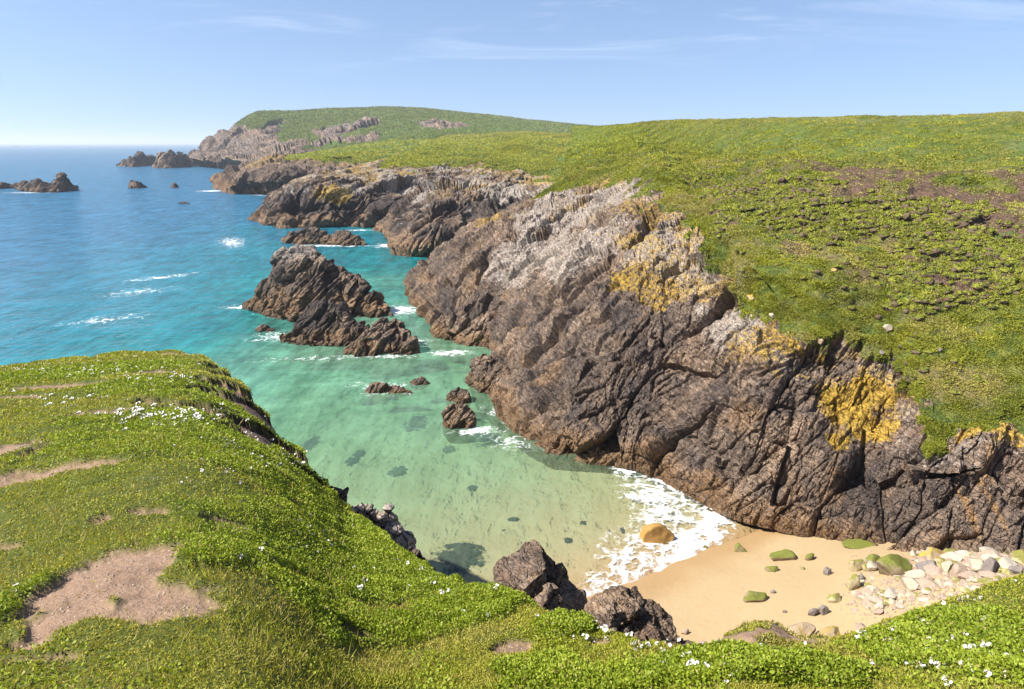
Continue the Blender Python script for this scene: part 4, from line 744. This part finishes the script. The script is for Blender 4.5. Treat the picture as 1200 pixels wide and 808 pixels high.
for i, (x, y, wx, hy, lb) in enumerate(WEED):
    c = on_bed(x, y); px = c[1] / FPX; wx, hy = (wx * 1.5, hy * 1.5) if y < 600 else (wx, hy); a = wx * px; yl = np.linalg.norm((on_bed(x, y - hy) - c)[:2]); th_ = np.linspace(0, 2 * math.pi, 64, endpoint=False); rad = np.linspace(0.02, 1, 22)
    T, Q = np.meshgrid(th_, rad, indexing='ij'); e_ = 1 + fbm(np.stack([np.cos(T), np.sin(T), 0 * T + i * 3.1], -1), 1.5, 3, 500 + i) * 0.5
    xx, yy = np.cos(T) * Q * e_ * a, np.sin(T) * Q * e_ * yl
    zz = bed(c[0] + xx, c[1] + yy)[0] - c[2] + (1 - Q ** 2) * min(0.35, 0.25 * a) + fbm(np.stack([xx, yy, 0 * xx + i], -1), 1.4, 4, 520 + i) * 0.35 * min(1, a) - 0.06 - 0.08 * Q
    o = mesh_obj('weed_bed', np.stack([xx, yy, zz], -1), grid_faces(64, 22, False, True), M_weed, dict(fray=Q), True); o.location = c; tag(o, lb, 'seaweed', 'dark patches under the water')

# the pale rubble beside the sand: every stone on its own
base_st = []
for i in range(10):
    me_o = mesh_obj('rubble_stone', stone_verts(700 + i, 16, 0.05, ICO3_V) * [1, 0.8, 0.6], ICO3_F, (M_pale, M_pink, M_moss2, M_pale, M_pink, M_pale, M_moss2, M_pink, M_pale, M_pink)[i], None, False); base_st.append(me_o)
cnt = 0; r2 = np.random.default_rng(77); used = set()
RUB = [(1050, 690, 60, 26), (1090, 690, 60, 24), (1140, 680, 50, 18), (1030, 705, 40, 16), (1180, 664, 50, 14), (1110, 662, 60, 12), (1160, 655, 50, 10)]
for k in range(360):
    cx, cy, wx, wy = RUB[k % len(RUB)]; x = cx + r2.normal() * wx * 0.5; y = cy + r2.normal() * wy * 0.5
    if x < 985 + (715 - y) * 0.6 or y < 648: continue
    c = on_bed(x, y); s_ = r2.uniform(0.13, 0.36) * (2.0 if r2.random() < (0.10 if k % len(RUB) < 4 else 0.45) else 1)
    bi = int(r2.integers(10)); o = base_st[bi]
    if bi in used: o = o.copy(); C.objects.link(o)
    used.add(bi); o.location = (c[0], c[1], c[2] + s_ * 0.18); o.scale = (s_, s_ * r2.uniform(.7, 1.1), s_ * r2.uniform(.6, 1.0)); o.rotation_euler = (r2.uniform(-.4, .4), r2.uniform(-.4, .4), r2.uniform(0, 6.3))
    tag(o, 'angular pale stone in the rubble spread between sand, cliff foot and bank', 'stone', 'rubble stones')

# ------------------------------------------------------------------ plants
def leaf_mat(name, lo, hi, dry, tr=0.35):
    m, g = new_mat(name); r = g.attr('rnd'); k = g.attr('dryness')
    c = g.mix(r, lo, hi); c = g.mix(k, c, dry)
    d = g.n('ShaderNodeBsdfPrincipled', None, Base_Color=c, Roughness=0.6); d.inputs['Specular IOR Level'].default_value = 0.3
    t = g.n('ShaderNodeBsdfTranslucent', None, Color=g.mix(1.0, c, (1.15, 1.1, 0.5), 'MULTIPLY'))
    g.n('ShaderNodeOutputMaterial', None, Surface=g.n('ShaderNodeMixShader', None, i0=tr, i1=d, i2=t)); return m
M_leaf = leaf_mat('campion_leaf', (0.125, 0.185, 0.010), (0.33, 0.385, 0.036), (0.36, 0.29, 0.10))
M_blade = leaf_mat('turf_blade', (0.185, 0.215, 0.014), (0.42, 0.40, 0.045), (0.42, 0.31, 0.13))
M_tuft = leaf_mat('slope_tuft', (0.12, 0.150, 0.010), (0.36, 0.365, 0.032), (0.42, 0.33, 0.13), 0.35)
M_ftuft = leaf_mat('far_turf', (0.085, 0.115, 0.018), (0.22, 0.255, 0.042), (0.24, 0.20, 0.10), 0.25)
def sample_grid(G, n, u0=0.0, u1=1.0, v0=0.0, v1=1.0, rg=rng, extra=()):
    nu, nv = G.shape[:2]; u = (u0 + (u1 - u0) * rg.random(n)) * (nu - 1.001); v = (v0 + (v1 - v0) * rg.random(n)) * (nv - 1.001)
    i, j = u.astype(int), v.astype(int); a, b_ = (u - i), (v - j)
    f = lambda A: (A[i, j].T * (1 - a) * (1 - b_) + A[i + 1, j].T * a * (1 - b_) + A[i, j + 1].T * (1 - a) * b_ + A[i + 1, j + 1].T * a * b_).T
    return f(G), [f(np.asarray(x)) for x in extra]
def blades(p, length, width, tilt, rg=rng, lift=0.0, up=None):
    """diamond shaped leaves rooted at p"""
    n = len(p); az_ = rg.random(n) * 2 * np.pi; t = tilt[0] + (tilt[1] - tilt[0]) * rg.random(n)
    d = np.stack([np.cos(az_) * np.sin(t), np.sin(az_) * np.sin(t), np.cos(t)], -1)
    if up is not None: d = d + up; d /= np.linalg.norm(d, axis=1, keepdims=True)
    ro = rg.random(n) * 2 * np.pi; s1 = np.cross(d, np.stack([np.cos(ro), np.sin(ro), 0 * ro + .3], -1)); s1 /= np.maximum(np.linalg.norm(s1, axis=1, keepdims=True), 1e-6)
    l = np.asarray(length)[:, None] * (0.65 + 0.7 * rg.random((n, 1))); wd = np.asarray(width)[:, None] * (0.7 + 0.6 * rg.random((n, 1)))
    b0 = p + np.array([0, 0, 1.0]) * np.broadcast_to(np.asarray(lift).reshape(-1, 1), (n, 1))
    V = np.stack([b0, b0 + d * l * 0.55 + s1 * wd * .5, b0 + d * l, b0 + d * l * 0.5 - s1 * wd * .5], 1)
    return V
def blade_obj(name, V, rnd, dry, mat):
    n = len(V); F = np.arange(n * 4).reshape(n, 4)
    o = mesh_obj(name, V.reshape(-1, 3), F, mat, dict(rnd=np.repeat(rnd, 4), dryness=np.repeat(dry, 4)), False); tag(o, kind='stuff'); return o
nt = Rr.shape[1]; iu0, iu1 = np.searchsorted(bs, -47) / len(bs), np.searchsorted(bs, 47) / len(bs)
GFt = GF[:, 7:nt + 9]
def rrng(p): return np.linalg.norm(p - [0, 0, H], axis=1)
# broad leaved cushions
p, (lf, sl_) = sample_grid(GFt, 900000, iu0, iu1, 0.0, 1.0, extra=(leafy[:, 7:nt + 9], np.maximum(soil, scarp)[:, 7:nt + 9]))
hum = fbm(p, 1.8, 3, 131); keep = (rng.random(len(p)) < np.clip(lf * 1.1 + (hum > 0.1) * 0.12 * (1 - sl_), 0, 1)) & (sl_ < 0.45); p, hum, lf = p[keep], hum[keep], lf[keep]
r_ = rrng(p); size = np.maximum(0.021, 0.0031 * r_)
lift = rng.random(len(p)) ** 0.7 * np.clip(0.05 + 0.09 * hum, 0.008, 0.12) * (0.4 + 0.6 * lf)
V = blades(p, size, size * 0.66, (0.7, 1.5), lift=lift)
blade_obj('leafy_ground_cover', V, np.clip(rng.random(len(p)) * 0.75 + 0.15 + hum * 0.8 + fbm(p, 9, 2, 132) * .4, 0, 1), (rng.random(len(p)) < 0.04) * 0.9, M_leaf)
# short turf
p, (lf, sl_) = sample_grid(GFt, 620000, iu0, iu1, 0.0, 1.0, extra=(leafy[:, 7:nt + 9], np.maximum(soil, scarp)[:, 7:nt + 9]))
pn = fbm(p, 0.9, 4, 133); bare = fbm(p, 2.6, 4, 134)
keep = (rng.random(len(p)) < np.clip(1 - lf * 1.1, 0, 1) * np.clip(1.0 - np.maximum(bare - 0.12, 0) * 3.5, .15, 1) * np.where(sl_ > 0.5, 0.015, 1) * (1 - 0.75 * sstep(fbm(p * [1, 1, 0], 0.55, 5, 139), 0.12, 0.3))); p, pn, bare = p[keep], pn[keep], bare[keep]
r_ = rrng(p)
V = blades(p, np.maximum(0.022, 0.0032 * r_), np.maximum(0.0042, 0.0013 * r_), (0.6, 1.42))
dryg = np.clip(0.18 + pn * 1.1 + bare * 0.8, 0, 0.85) * (0.4 + 0.6 * rng.random(len(p)))
blade_obj('short_turf', V, np.clip(rng.random(len(p)) * 0.7 + 0.15 + pn * 0.7, 0, 1), dryg, M_blade)
# straw coloured stems and longer grass among the leaves close by
p, (lf, sl_) = sample_grid(GFt, 60000, iu0, iu1, 0.0, 0.75, extra=(leafy[:, 7:nt + 9], soil[:, 7:nt + 9])); pn = fbm(p, 1.1, 4, 141)
keep = (sl_ < .2) & (rng.random(len(p)) < sstep(pn, -.1, .25)); p = p[keep]; r_ = rrng(p)
blade_obj('long_grass', blades(p, np.clip(.055 + .012 * r_, .06, .2) * .8, np.maximum(.0025, .0007 * r_), (0.1, 0.9)), rng.random(len(p)), np.where(rng.random(len(p)) < .45, .9, .15), M_blade)
# bank below
p, (lf, sl_, ev) = sample_grid(GB, 60000, 0.02, 0.98, 0.0, 0.6, extra=(leafb, soilb, VB)); keep = (sl_ < 0.5) & (rng.random(len(p)) < 0.25 + 0.75 * lf); p, lf = p[keep], lf[keep]; r_ = rrng(p)
blade_obj('bank_plants', blades(p, np.maximum(0.03, 0.004 * r_), np.maximum(0.012, 0.0016 * r_), (0.3, 1.3)), rng.random(len(p)), np.clip(0.5 - lf * 0.5 + 0.3 * rng.random(len(p)), 0, 1), M_blade)
# tussocks on the slope over the cove and the plateau behind
_, GA, UA, VA, aA, nA = LA
vt0 = 225 / GA.shape[1]
ex = (aA['turf'], aA['soil'], aA['dry'], aA['lush'], VA)
p, (tu_, so2, dr_, lu_, vv) = sample_grid(GA, 1250000, 0.0, 1.0, vt0, 0.985, extra=ex)
pn = fbm(p, 0.5, 4, 135); pm = fbm(p * np.array((.6, .6, 1.4)), 1.0, 3, 136)
keep = (tu_ > 0.55) & (rng.random(len(p)) < np.clip(0.55 + pm * 2.2, 0.05, 1)) & (rng.random(len(p)) > so2 * 0.9); p, pn, pm, dr_, lu_, so2, vv = (x[keep] for x in (p, pn, pm, dr_, lu_, so2, vv))
r_ = rrng(p); L_ = np.clip(0.0026 * r_, 0.11, 0.6) * np.clip(0.8 + pm * 1.4, .4, 1.5) * (1 - 0.45 * sstep(vv, 5.8, 6.6))
V = blades(p, L_, L_ * 0.55, (0.6, 1.4), lift=0.04 + 0.0 * L_)
blade_obj('slope_tussocks', V, np.clip(rng.random(len(p)) * 0.45 + 0.25 + pn * 0.9 + fbm(p, .11, 3, 174) * 1.0 + lu_ * 0.2 + pm * .3, 0, 1), np.clip(dr_ * 0.7 * (0.5 + 0.6 * rng.random(len(p))) + sstep(vv, 5.8, 6.2) * sstep(fbm(p * [.25, 1, 1], .12, 4, 172), .04, .25) * .55 * rng.random(len(p)) + so2 * 0.3 + 0.06 - lu_ * 0.3, 0, 1), M_tuft)

gx2, gy2 = project(GA)
for k_i, (x, y, sx, sy, sz, mt, lb, ct_) in enumerate([(978, 318, .3, .25, .2, M_lich, 'tan stone on the grass slope, between the lichened block and the bare scar', 'stone'),
        (1062, 316, .42, .3, .2, M_pink, 'pinkish stone in the bare scar beside the bright green patch', 'stone'), (1066, 332, .3, .25, .16, M_pale, 'pale stone at the lower edge of the bare scar on the slope', 'stone'), (925, 272, .34, .26, .16, M_pink, 'tan stone high on the slope below the brown ledges', 'stone'),
        (1032, 415, .34, .26, .18, M_grey, 'dark rock at the grass edge, just below the lone white rock', 'boulder'), (1100, 410, .3, .22, .14, M_grey, 'dark stone low on the slope, right of the lone white rock', 'stone'), (880, 350, .5, .35, .3, M_lich, 'lichened block standing where the turf meets the cliff top', 'boulder'),
        (905, 372, .4, .3, .26, M_pale, 'pale block at the turf edge, lower than the lichened block', 'boulder'), (960, 402, .45, .3, .28, M_lich, 'yellowish block at the turf edge above the big yellow rock face', 'boulder')]):
    k = np.argmin(((gx2 - x) ** 2 + (gy2 - y) ** 2 + (VA < 3.0) * 1e6).ravel()); c = GA.reshape(-1, 3)[k]
    o = mesh_obj('boulder' if ct_ != 'outcrop' else 'outcrop', stone_verts(420 + k_i, 12, .12) * [sx, sy, sz], ICO_F, mt, None, False); o.location = c + [0, 0, sz * .35]; o.rotation_euler = (0, -.15, .3 + .2 * k_i); tag(o, lb, ct_)
# cushions that bulge out of the burrowed slope, darker brown towards the underside
m, g = new_mat('slope_cushion'); pos = geo(g).outputs['Position']; n2 = g.noise(pos, 4.0, 5, 0.65); n3 = g.noise(pos, 14.0, 3, 0.6)
c = g.mix(g.attr('rnd'), (0.055, 0.070, 0.008), (0.19, 0.195, 0.018)); c = g.mix(g.ss(n2, .5, .7), c, (0.27, 0.26, 0.03)); c = g.mix(g.attr('brownness'), c, g.mix(n3, (0.045, 0.026, 0.020), (0.17, 0.105, 0.070)))
bp = g.n('ShaderNodeBump', None, Strength=1.0, Distance=0.12, Height=g.math('ADD', n2, g.math('MULTIPLY', n3, 0.5)))
g.n('ShaderNodeOutputMaterial', None, Surface=g.n('ShaderNodeBsdfPrincipled', None, Base_Color=c, Roughness=0.95, Normal=bp)); M_cush = m
nV = GA.shape[1]; rc = np.random.default_rng(31)
p, (tu_, vv, nx_, ny_, nz2) = sample_grid(GA, 30000, 0.0, 0.66, 235 / nV, 420 / nV, rc, extra=(aA['turf'], VA, nA[..., 0], nA[..., 1], nA[..., 2]))
zn = fbm(p, 0.10, 4, 171) + 0.22 * sstep(vv, 4.7, 5.3) - 0.10 + 0.10 * sstep(p[:, 0], 20, 40)
keep = (tu_ > .8) & (vv > 4.35) & (vv < 5.97) & (rc.random(len(p)) < sstep(zn, 0.03, 0.3) * 0.6 * (1 + sstep(vv, 5.2, 5.6)) + 0.02); p, vv, nn = p[keep], vv[keep], np.stack([nx_, ny_, nz2], -1)[keep]
p, vv, nn = p[:2000], vv[:2000], nn[:2000]; vs, fs, pt, rn, off = [], [], [], [], 0
for q, v_, n_c in zip(p, vv, nn):
    n_c = n_c / np.linalg.norm(n_c); o_h = n_c * [1, 1, 0]; o_h /= max(np.linalg.norm(o_h), 1e-6); side = np.array([-o_h[1], o_h[0], 0])
    sc_ = (np.linalg.norm(q - [0, 0, H]) / 55) ** .5; row = int(rc.integers(1, 7)) if v_ > 5.0 else int(rc.integers(1, 3)); sl_0 = rc.normal() * .12
    for h_k in range(row):
        a_ = rc.uniform(.10, .30) * sc_; b_, h_ = a_ * rc.uniform(.6, 1.1), a_ * rc.uniform(.45, .85); c_q = q + side * ((h_k - row / 2) * .30 * sc_ + rc.normal() * .05) + np.array([0, 0, 1]) * ((h_k - row / 2) * sl_0 * .3 + rc.normal() * .04) + o_h * rc.normal() * .05
        lo = ICO3_V * (1 + (fbm(ICO3_V * 1.8 + c_q, 1.0, 4, 7) * 1.2)[:, None])
        w_ = c_q + side * (lo[:, :1] * a_) + o_h * (lo[:, 1:2] * b_ + b_ * .3) + np.array([0, 0, 1]) * (lo[:, 2:] * h_ + h_ * .2)
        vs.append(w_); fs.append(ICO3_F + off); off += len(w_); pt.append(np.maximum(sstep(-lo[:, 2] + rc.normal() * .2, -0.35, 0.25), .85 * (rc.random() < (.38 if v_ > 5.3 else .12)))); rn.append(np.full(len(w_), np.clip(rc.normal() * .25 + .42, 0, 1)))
vs, fs, pt, rn = np.concatenate(vs), np.concatenate(fs), np.concatenate(pt), np.concatenate(rn)
tag(mesh_obj('slope_cushions', vs, fs, M_cush, dict(brownness=pt, rnd=rn), True), kind='stuff')
k = rc.integers(0, len(vs), 260000); k = k[pt[k] < .3]; pc = vs[k]; r_ = rrng(pc)
blade_obj('cushion_leaves', blades(pc, np.clip(.0030 * r_, .1, .5), np.clip(.0016 * r_, .05, .3), (.4, 1.5)), np.clip(rn[k] * .6 + rng.random(len(k)) * .5 - .02, 0, 1), .1 * rng.random(len(k)), M_tuft)
for nm_, LX, n_, v0_, kk in (('cliff_point_turf', LB, 420000, .45, 1.0), ('low_point_turf', LC, 120000, .4, 1.0), ('far_hill_turf', LD, 260000, .25, 1.0)):
    _, GX_, UX_, VX_, aX_, nX_ = LX
    p, (tu_, dr_, lu_) = sample_grid(GX_, n_, 0, 1, v0_, .985, extra=(aX_['turf'], aX_['dry'], aX_['lush'])); pn = fbm(p, 0.06, 5, 137); pm = fbm(p, 0.25, 3, 138)
    keep = (tu_ > .6) & (rng.random(len(p)) < np.clip(.6 + pm * 2, .05, 1)); p, pn, pm, dr_, lu_ = (q[keep] for q in (p, pn, pm, dr_, lu_)); r_ = rrng(p); L_ = np.clip((0.0016 if nm_ == 'far_hill_turf' else 0.0022) * r_, .25, 1.6)
    blade_obj(nm_, blades(p, L_, L_ * .6, (0.6, 1.4)), np.clip(rng.random(len(p)) * (.25 if nm_ == 'far_hill_turf' else .4) + .32 + pn * 1.1 + lu_ * .25, 0, 1), np.clip(dr_ * .6 * (.5 + .6 * rng.random(len(p))) + .05 + np.maximum(pn, 0) * .4, 0, 1), M_ftuft if nm_ == 'far_hill_turf' else M_tuft)

k = np.argmin(((gx2 - 1040) ** 2 + (gy2 - 387) ** 2 + (VA < 3.5) * 1e6).ravel()); c = GA.reshape(-1, 3)[k]
o = mesh_obj('boulder', stone_verts(401, 9, .1) * [.36, .3, .34], ICO_F, M_pale, None, False); o.location = c + [0, 0, .18]; tag(o, 'white rock alone on the grassy slope above the cliff', 'boulder')
# white campion flowers on the near turf
m, g = new_mat('white_petal'); b = g.n('ShaderNodeBsdfPrincipled', None, Base_Color=(0.52, 0.51, 0.46), Roughness=0.6); g.n('ShaderNodeOutputMaterial', None, Surface=b); M_petal = m
m, g = new_mat('pale_calyx'); b = g.n('ShaderNodeBsdfPrincipled', None, Base_Color=(0.42, 0.34, 0.22), Roughness=0.7); g.n('ShaderNodeOutputMaterial', None, Surface=b); M_calyx = m
m, g = new_mat('flower_stem'); b = g.n('ShaderNodeBsdfPrincipled', None, Base_Color=(0.12, 0.18, 0.03), Roughness=0.7); g.n('ShaderNodeOutputMaterial', None, Surface=b); M_stem = m
def flower_mesh(seed, nf, rad=0.034):
    r = np.random.default_rng(seed); vs, fs, mi = [], [], []
    def add(V, F, k):
        o_ = len(vs); vs.extend(V); fs.extend([[q + o_ for q in f] for f in F]); mi.extend([k] * len(F))
    for k in range(nf):
        a = r.random() * 6.28; c = np.array([math.cos(a), math.sin(a), 0]) * rad * (r.random() ** .5 if nf > 1 else 0) + [0, 0, 0.055 + r.uniform(-.012, .02)]
        ax = np.array([r.normal() * .6 - .3, r.normal() * .6 - .4, 0.9]); ax /= np.linalg.norm(ax); s1 = np.cross(ax, [0, 1, 0.2]); s1 /= np.linalg.norm(s1); s2 = np.cross(ax, s1)
        for q in range(5):                             # five notched petals
            t = q * 2 * math.pi / 5 + .2; d = s1 * math.cos(t) + s2 * math.sin(t); e_ = np.cross(ax, d); R_ = 0.0125
            add([c, c + d * R_ * .6 + e_ * R_ * .5 + ax * .001, c + d * R_ * 1.15 + e_ * R_ * .42 + ax * .003, c + d * R_ * .85 + ax * .002, c + d * R_ * 1.15 - e_ * R_ * .42 + ax * .003, c + d * R_ * .6 - e_ * R_ * .5 + ax * .001], [[0, 1, 2, 3], [0, 3, 4, 5]], 0)
        ring = lambda h, w_: [c - ax * h + (s1 * math.cos(x) + s2 * math.sin(x)) * w_ for x in np.linspace(0, 6.283, 7)[:-1]]
        A0, A1, A2 = ring(0.001, .004), ring(0.008, .0065), ring(0.016, .002)
        add(A0 + A1 + A2, [[i + 6 * h, (i + 1) % 6 + 6 * h, (i + 1) % 6 + 6 * h + 6, i + 6 * h + 6] for h in (0, 1) for i in range(6)], 1)
        b0, t0 = np.array([c[0] * .3, c[1] * .3, 0]), c - ax * .016
        add([b0 + [.0012, 0, 0], b0 - [.0012, 0, 0], t0 - [.001, 0, 0], t0 + [.001, 0, 0], b0 + [0, .0012, 0], b0 - [0, .0012, 0], t0 - [0, .001, 0], t0 + [0, .001, 0]], [[0, 1, 2, 3], [4, 5, 6, 7]], 2)
    me = bpy.data.meshes.new('campion_flower'); me.from_pydata([tuple(v) for v in vs], [], fs)
    for mm in (M_petal, M_calyx, M_stem): me.materials.append(mm)
    me.polygons.foreach_set('material_index', mi); return me, np.array(vs), fs, mi
FM = [flower_mesh(900 + i, n_) for i, n_ in enumerate((1, 3, 5, 2, 7, 4))]
FLW = [(180, 490, 60, 10, 110), (235, 492, 45, 10, 60), (320, 540, 50, 14, 80), (150, 432, 90, 10, 90), (40, 434, 60, 8, 50), (370, 625, 30, 25, 22), (300, 650, 50, 25, 8), (480, 668, 35, 14, 10), (560, 700, 60, 14, 12), (660, 720, 40, 14, 12), (720, 745, 30, 10, 12), (760, 760, 30, 10, 10),
       (1030, 745, 60, 12, 34), (1100, 770, 70, 25, 34), (1150, 720, 40, 30, 10), (830, 785, 50, 15, 12), (900, 765, 40, 10, 10), (690, 700, 20, 10, 4), (20, 700, 10, 8, 3), (420, 690, 60, 25, 6), (230, 560, 60, 15, 14), (60, 470, 80, 14, 25), (190, 445, 60, 8, 35), (260, 520, 40, 10, 20), (1170, 780, 30, 20, 12)]
GRP = 'white campion flowers on the near turf'
pts = []; r3 = np.random.default_rng(5)
GFv = GFt[int(iu0 * len(bs)):int(iu1 * len(bs))].reshape(-1, 3)
gxp, gyp = project(GFv)
for x, y, wx, wy, n_ in FLW:
    for _ in range(n_):
        X_, Y_ = x + r3.normal() * wx * .6, y + r3.normal() * wy * .6
        k = np.argmin((gxp - X_) ** 2 + (gyp - Y_) ** 2)
        if (gxp[k] - X_) ** 2 + (gyp[k] - Y_) ** 2 < 9: pts.append(GFv[k])
pts = np.array(pts); d_ = np.linalg.norm(pts - [0, 0, H], axis=1); order = np.argsort(d_)
for k, idx in enumerate(order[:290]):
    me = FM[int(r3.integers(6))][0]; o = bpy.data.objects.new('campion_flower', me); C.objects.link(o); o.location = pts[idx] - [0, 0, .002]; s_ = r3.uniform(.5, .9) * (1 + max(0, d_[idx] - 8) * .02); o.scale = (s_,) * 3; o.rotation_euler = (0, 0, r3.uniform(0, 6.28))
    tag(o, 'small white campion flowers growing from the turf of the near headland', 'flower', GRP)
vs, fs, mi = [], [], []; off = 0
for idx in order[290:]:
    _, v0, f0, m0 = FM[int(r3.integers(6))]; s_ = r3.uniform(.9, 1.5); vs.append(v0 * s_ + pts[idx]); fs += [[q + off for q in f] for f in f0]; mi += m0; off += len(v0)
if vs:
    me = bpy.data.meshes.new('distant_flowers'); me.from_pydata([tuple(v) for v in np.concatenate(vs)], [], fs)
    for mm in (M_petal, M_calyx, M_stem): me.materials.append(mm)
    me.polygons.foreach_set('material_index', mi); o = bpy.data.objects.new('distant_flowers', me); C.objects.link(o); tag(o, kind='stuff')

# fine gravel among the rubble
vs, fs = [], []; off = 0; sv = [stone_verts(800 + i, 6, .05, ICO3_V)[:] for i in range(1)]
bmi = bmesh.new(); bmesh.ops.create_icosphere(bmi, subdivisions=1, radius=1.0); bmi.verts.ensure_lookup_table(); v1_ = np.array([v.co[:] for v in bmi.verts]); f1_ = np.array([[v.index for v in f.verts] for f in bmi.faces]); bmi.free()
for k in range(1500):
    cx, cy, wx, wy = RUB[k % len(RUB)]; x = cx + r2.normal() * wx * 0.6; y = cy + r2.normal() * wy * 0.6
    if x < 980 + (715 - y) * 0.6 or y < 648: continue
    c = on_bed(x, y) if k % 3 == 0 else c + np.array([r2.normal() * .5, r2.normal() * .5, 0]); c[2] = bed(np.array([c[0]]), np.array([c[1]]))[0][0]
    s_ = r2.uniform(.04, .11); vs.append((v1_ + r2.normal(size=v1_.shape) * .15) * s_ * [1, .9, .7] + c); fs.append(f1_ + off); off += len(v1_)
tag(mesh_obj('gravel', np.concatenate(vs), np.concatenate(fs), M_pink, None, False), kind='stuff')

# slabs and hummocks on the bank, and crumbs of stone on the bare soil
bx_, by_ = project(GB)
for k_i, (x, y, sx, sy, sz, mt, lb) in enumerate([(938, 741, .24, .16, .10, M_lich, 'low slab with orange lichen on the bank above the sand'), (972, 746, .26, .15, .09, M_lich, 'second orange lichened slab on the bank, nearer the rubble'), (1010, 741, .16, .12, .08, M_pink, 'brown stone sticking out of the bank beside the lichened slabs')]):
    c = GB.reshape(-1, 3)[np.argmin((bx_ - x).ravel() ** 2 + (by_ - y).ravel() ** 2)]
    o = mesh_obj('boulder', stone_verts(860 + k_i, 10, .08) * [sx, sy, sz], ICO_F, mt, None, False); o.location = c + [0, 0, sz * .4]; o.rotation_euler = (0, 0, .4 * k_i); tag(o, lb, 'slab' if k_i < 2 else 'stone')
p, (sl_,) = sample_grid(GFt, 60000, iu0, iu1, 0, 1, extra=(soil[:, 7:nt + 9],)); p = p[sl_ > .85][:350]; r_ = rrng(p); vs, fs, off = [], [], 0
for q, rr_ in zip(p, r_):
    s_ = np.random.default_rng(int(rr_ * 1e6)).uniform(.003, .011) * max(1, rr_ / 5); vs.append((v1_ + r2.normal(size=v1_.shape) * .2) * s_ * [1, .9, .7] + q); fs.append(f1_ + off); off += len(v1_)
tag(mesh_obj('soil_crumbs', np.concatenate(vs), np.concatenate(fs), M_pink, None, False), kind='stuff')

# ------------------------------------------------------------------ a boat on the horizon
bt = bpy.data.objects.new('fishing_boat', None); C.objects.link(bt); cb = Z(18, 171.2, 0); cb = ray(18, 168) * (5000 / ray(18, 168)[1]); bt.location = (cb[0], 5000, 0); bt.rotation_euler = (0, 0, R(12)); bt.scale = (2, 2, 2.2)
tag(bt, 'small dark boat far out near the horizon at the left', 'boat')
def simple_mat(name, c, r=.6):
    m, g = new_mat(name); pos = geo(g).outputs['Position']; n_ = g.noise(pos, 1.5, 3); b = g.n('ShaderNodeBsdfPrincipled', None, Base_Color=g.mix(n_, tuple(v * .85 for v in c), c), Roughness=r); g.n('ShaderNodeOutputMaterial', None, Surface=b); return m
M_hull, M_cab = simple_mat('dark_hull_paint', (.03, .03, .04)), simple_mat('grey_cabin_paint', (.12, .12, .13))
xs = np.linspace(-7, 7, 15); prof_ = [(-1.0, 0.0, .25), (-.6, .9, .85), (1.6, 1.0, 1.0), (1.7, .8, .9), (1.7, 0, .9)]
G = np.array([[(x * 1.0, sg * w_ * 2.2 * (1 - max(0, (x - 1) / 6.2) ** 2 * .95), z + (max(0, x) / 7) ** 2 * 1.0) for (z, w_, _) in ([(a[0], a[1], 0) for a in prof_]) for sg in (1,)] + [(x, -w_ * 2.2 * (1 - max(0, (x - 1) / 6.2) ** 2 * .95), z + (max(0, x) / 7) ** 2 * 1.0) for (z, w_, _) in reversed(prof_[:-1])] for x in xs])
mesh_obj('hull', G, grid_faces(G.shape[0], G.shape[1]), M_hull, None, False, bt)
def box(name, c, s, mat, parent):
    v = np.array([[x, y, z] for x in (-1, 1) for y in (-1, 1) for z in (-1, 1)]) * np.array(s) / 2; v[v[:, 2] > 0, :2] *= 0.88
    return mesh_obj(name, v + c, np.array([[0, 1, 3, 2], [4, 6, 7, 5], [0, 4, 5, 1], [2, 3, 7, 6], [0, 2, 6, 4], [1, 5, 7, 3]]), mat, None, False, parent)
box('wheelhouse', np.array((1.2, 0, 3.2)), (3.4, 2.8, 3.0), M_cab, bt); box('mast', np.array((-.8, 0, 5.0)), (.25, .25, 6.4), M_hull, bt)

# ------------------------------------------------------------------ sea air
m = bpy.data.materials.new('sea_air'); m.use_nodes = True; g = NT(m.node_tree)
g.n('ShaderNodeOutputMaterial', None, Volume=g.n('ShaderNodeVolumePrincipled', None, Color=(0.82, 0.90, 1.0), Density=0.00013, Anisotropy=0.2))
v = np.array([[x, y, z] for x in (-25500, 25500) for y in (-25500, 25500) for z in (-46, 130)])
hz = mesh_obj('haze', v, np.array([[0, 1, 3, 2], [4, 6, 7, 5], [0, 4, 5, 1], [2, 3, 7, 6], [0, 2, 6, 4], [1, 5, 7, 3]]), m); tag(hz, kind='stuff')
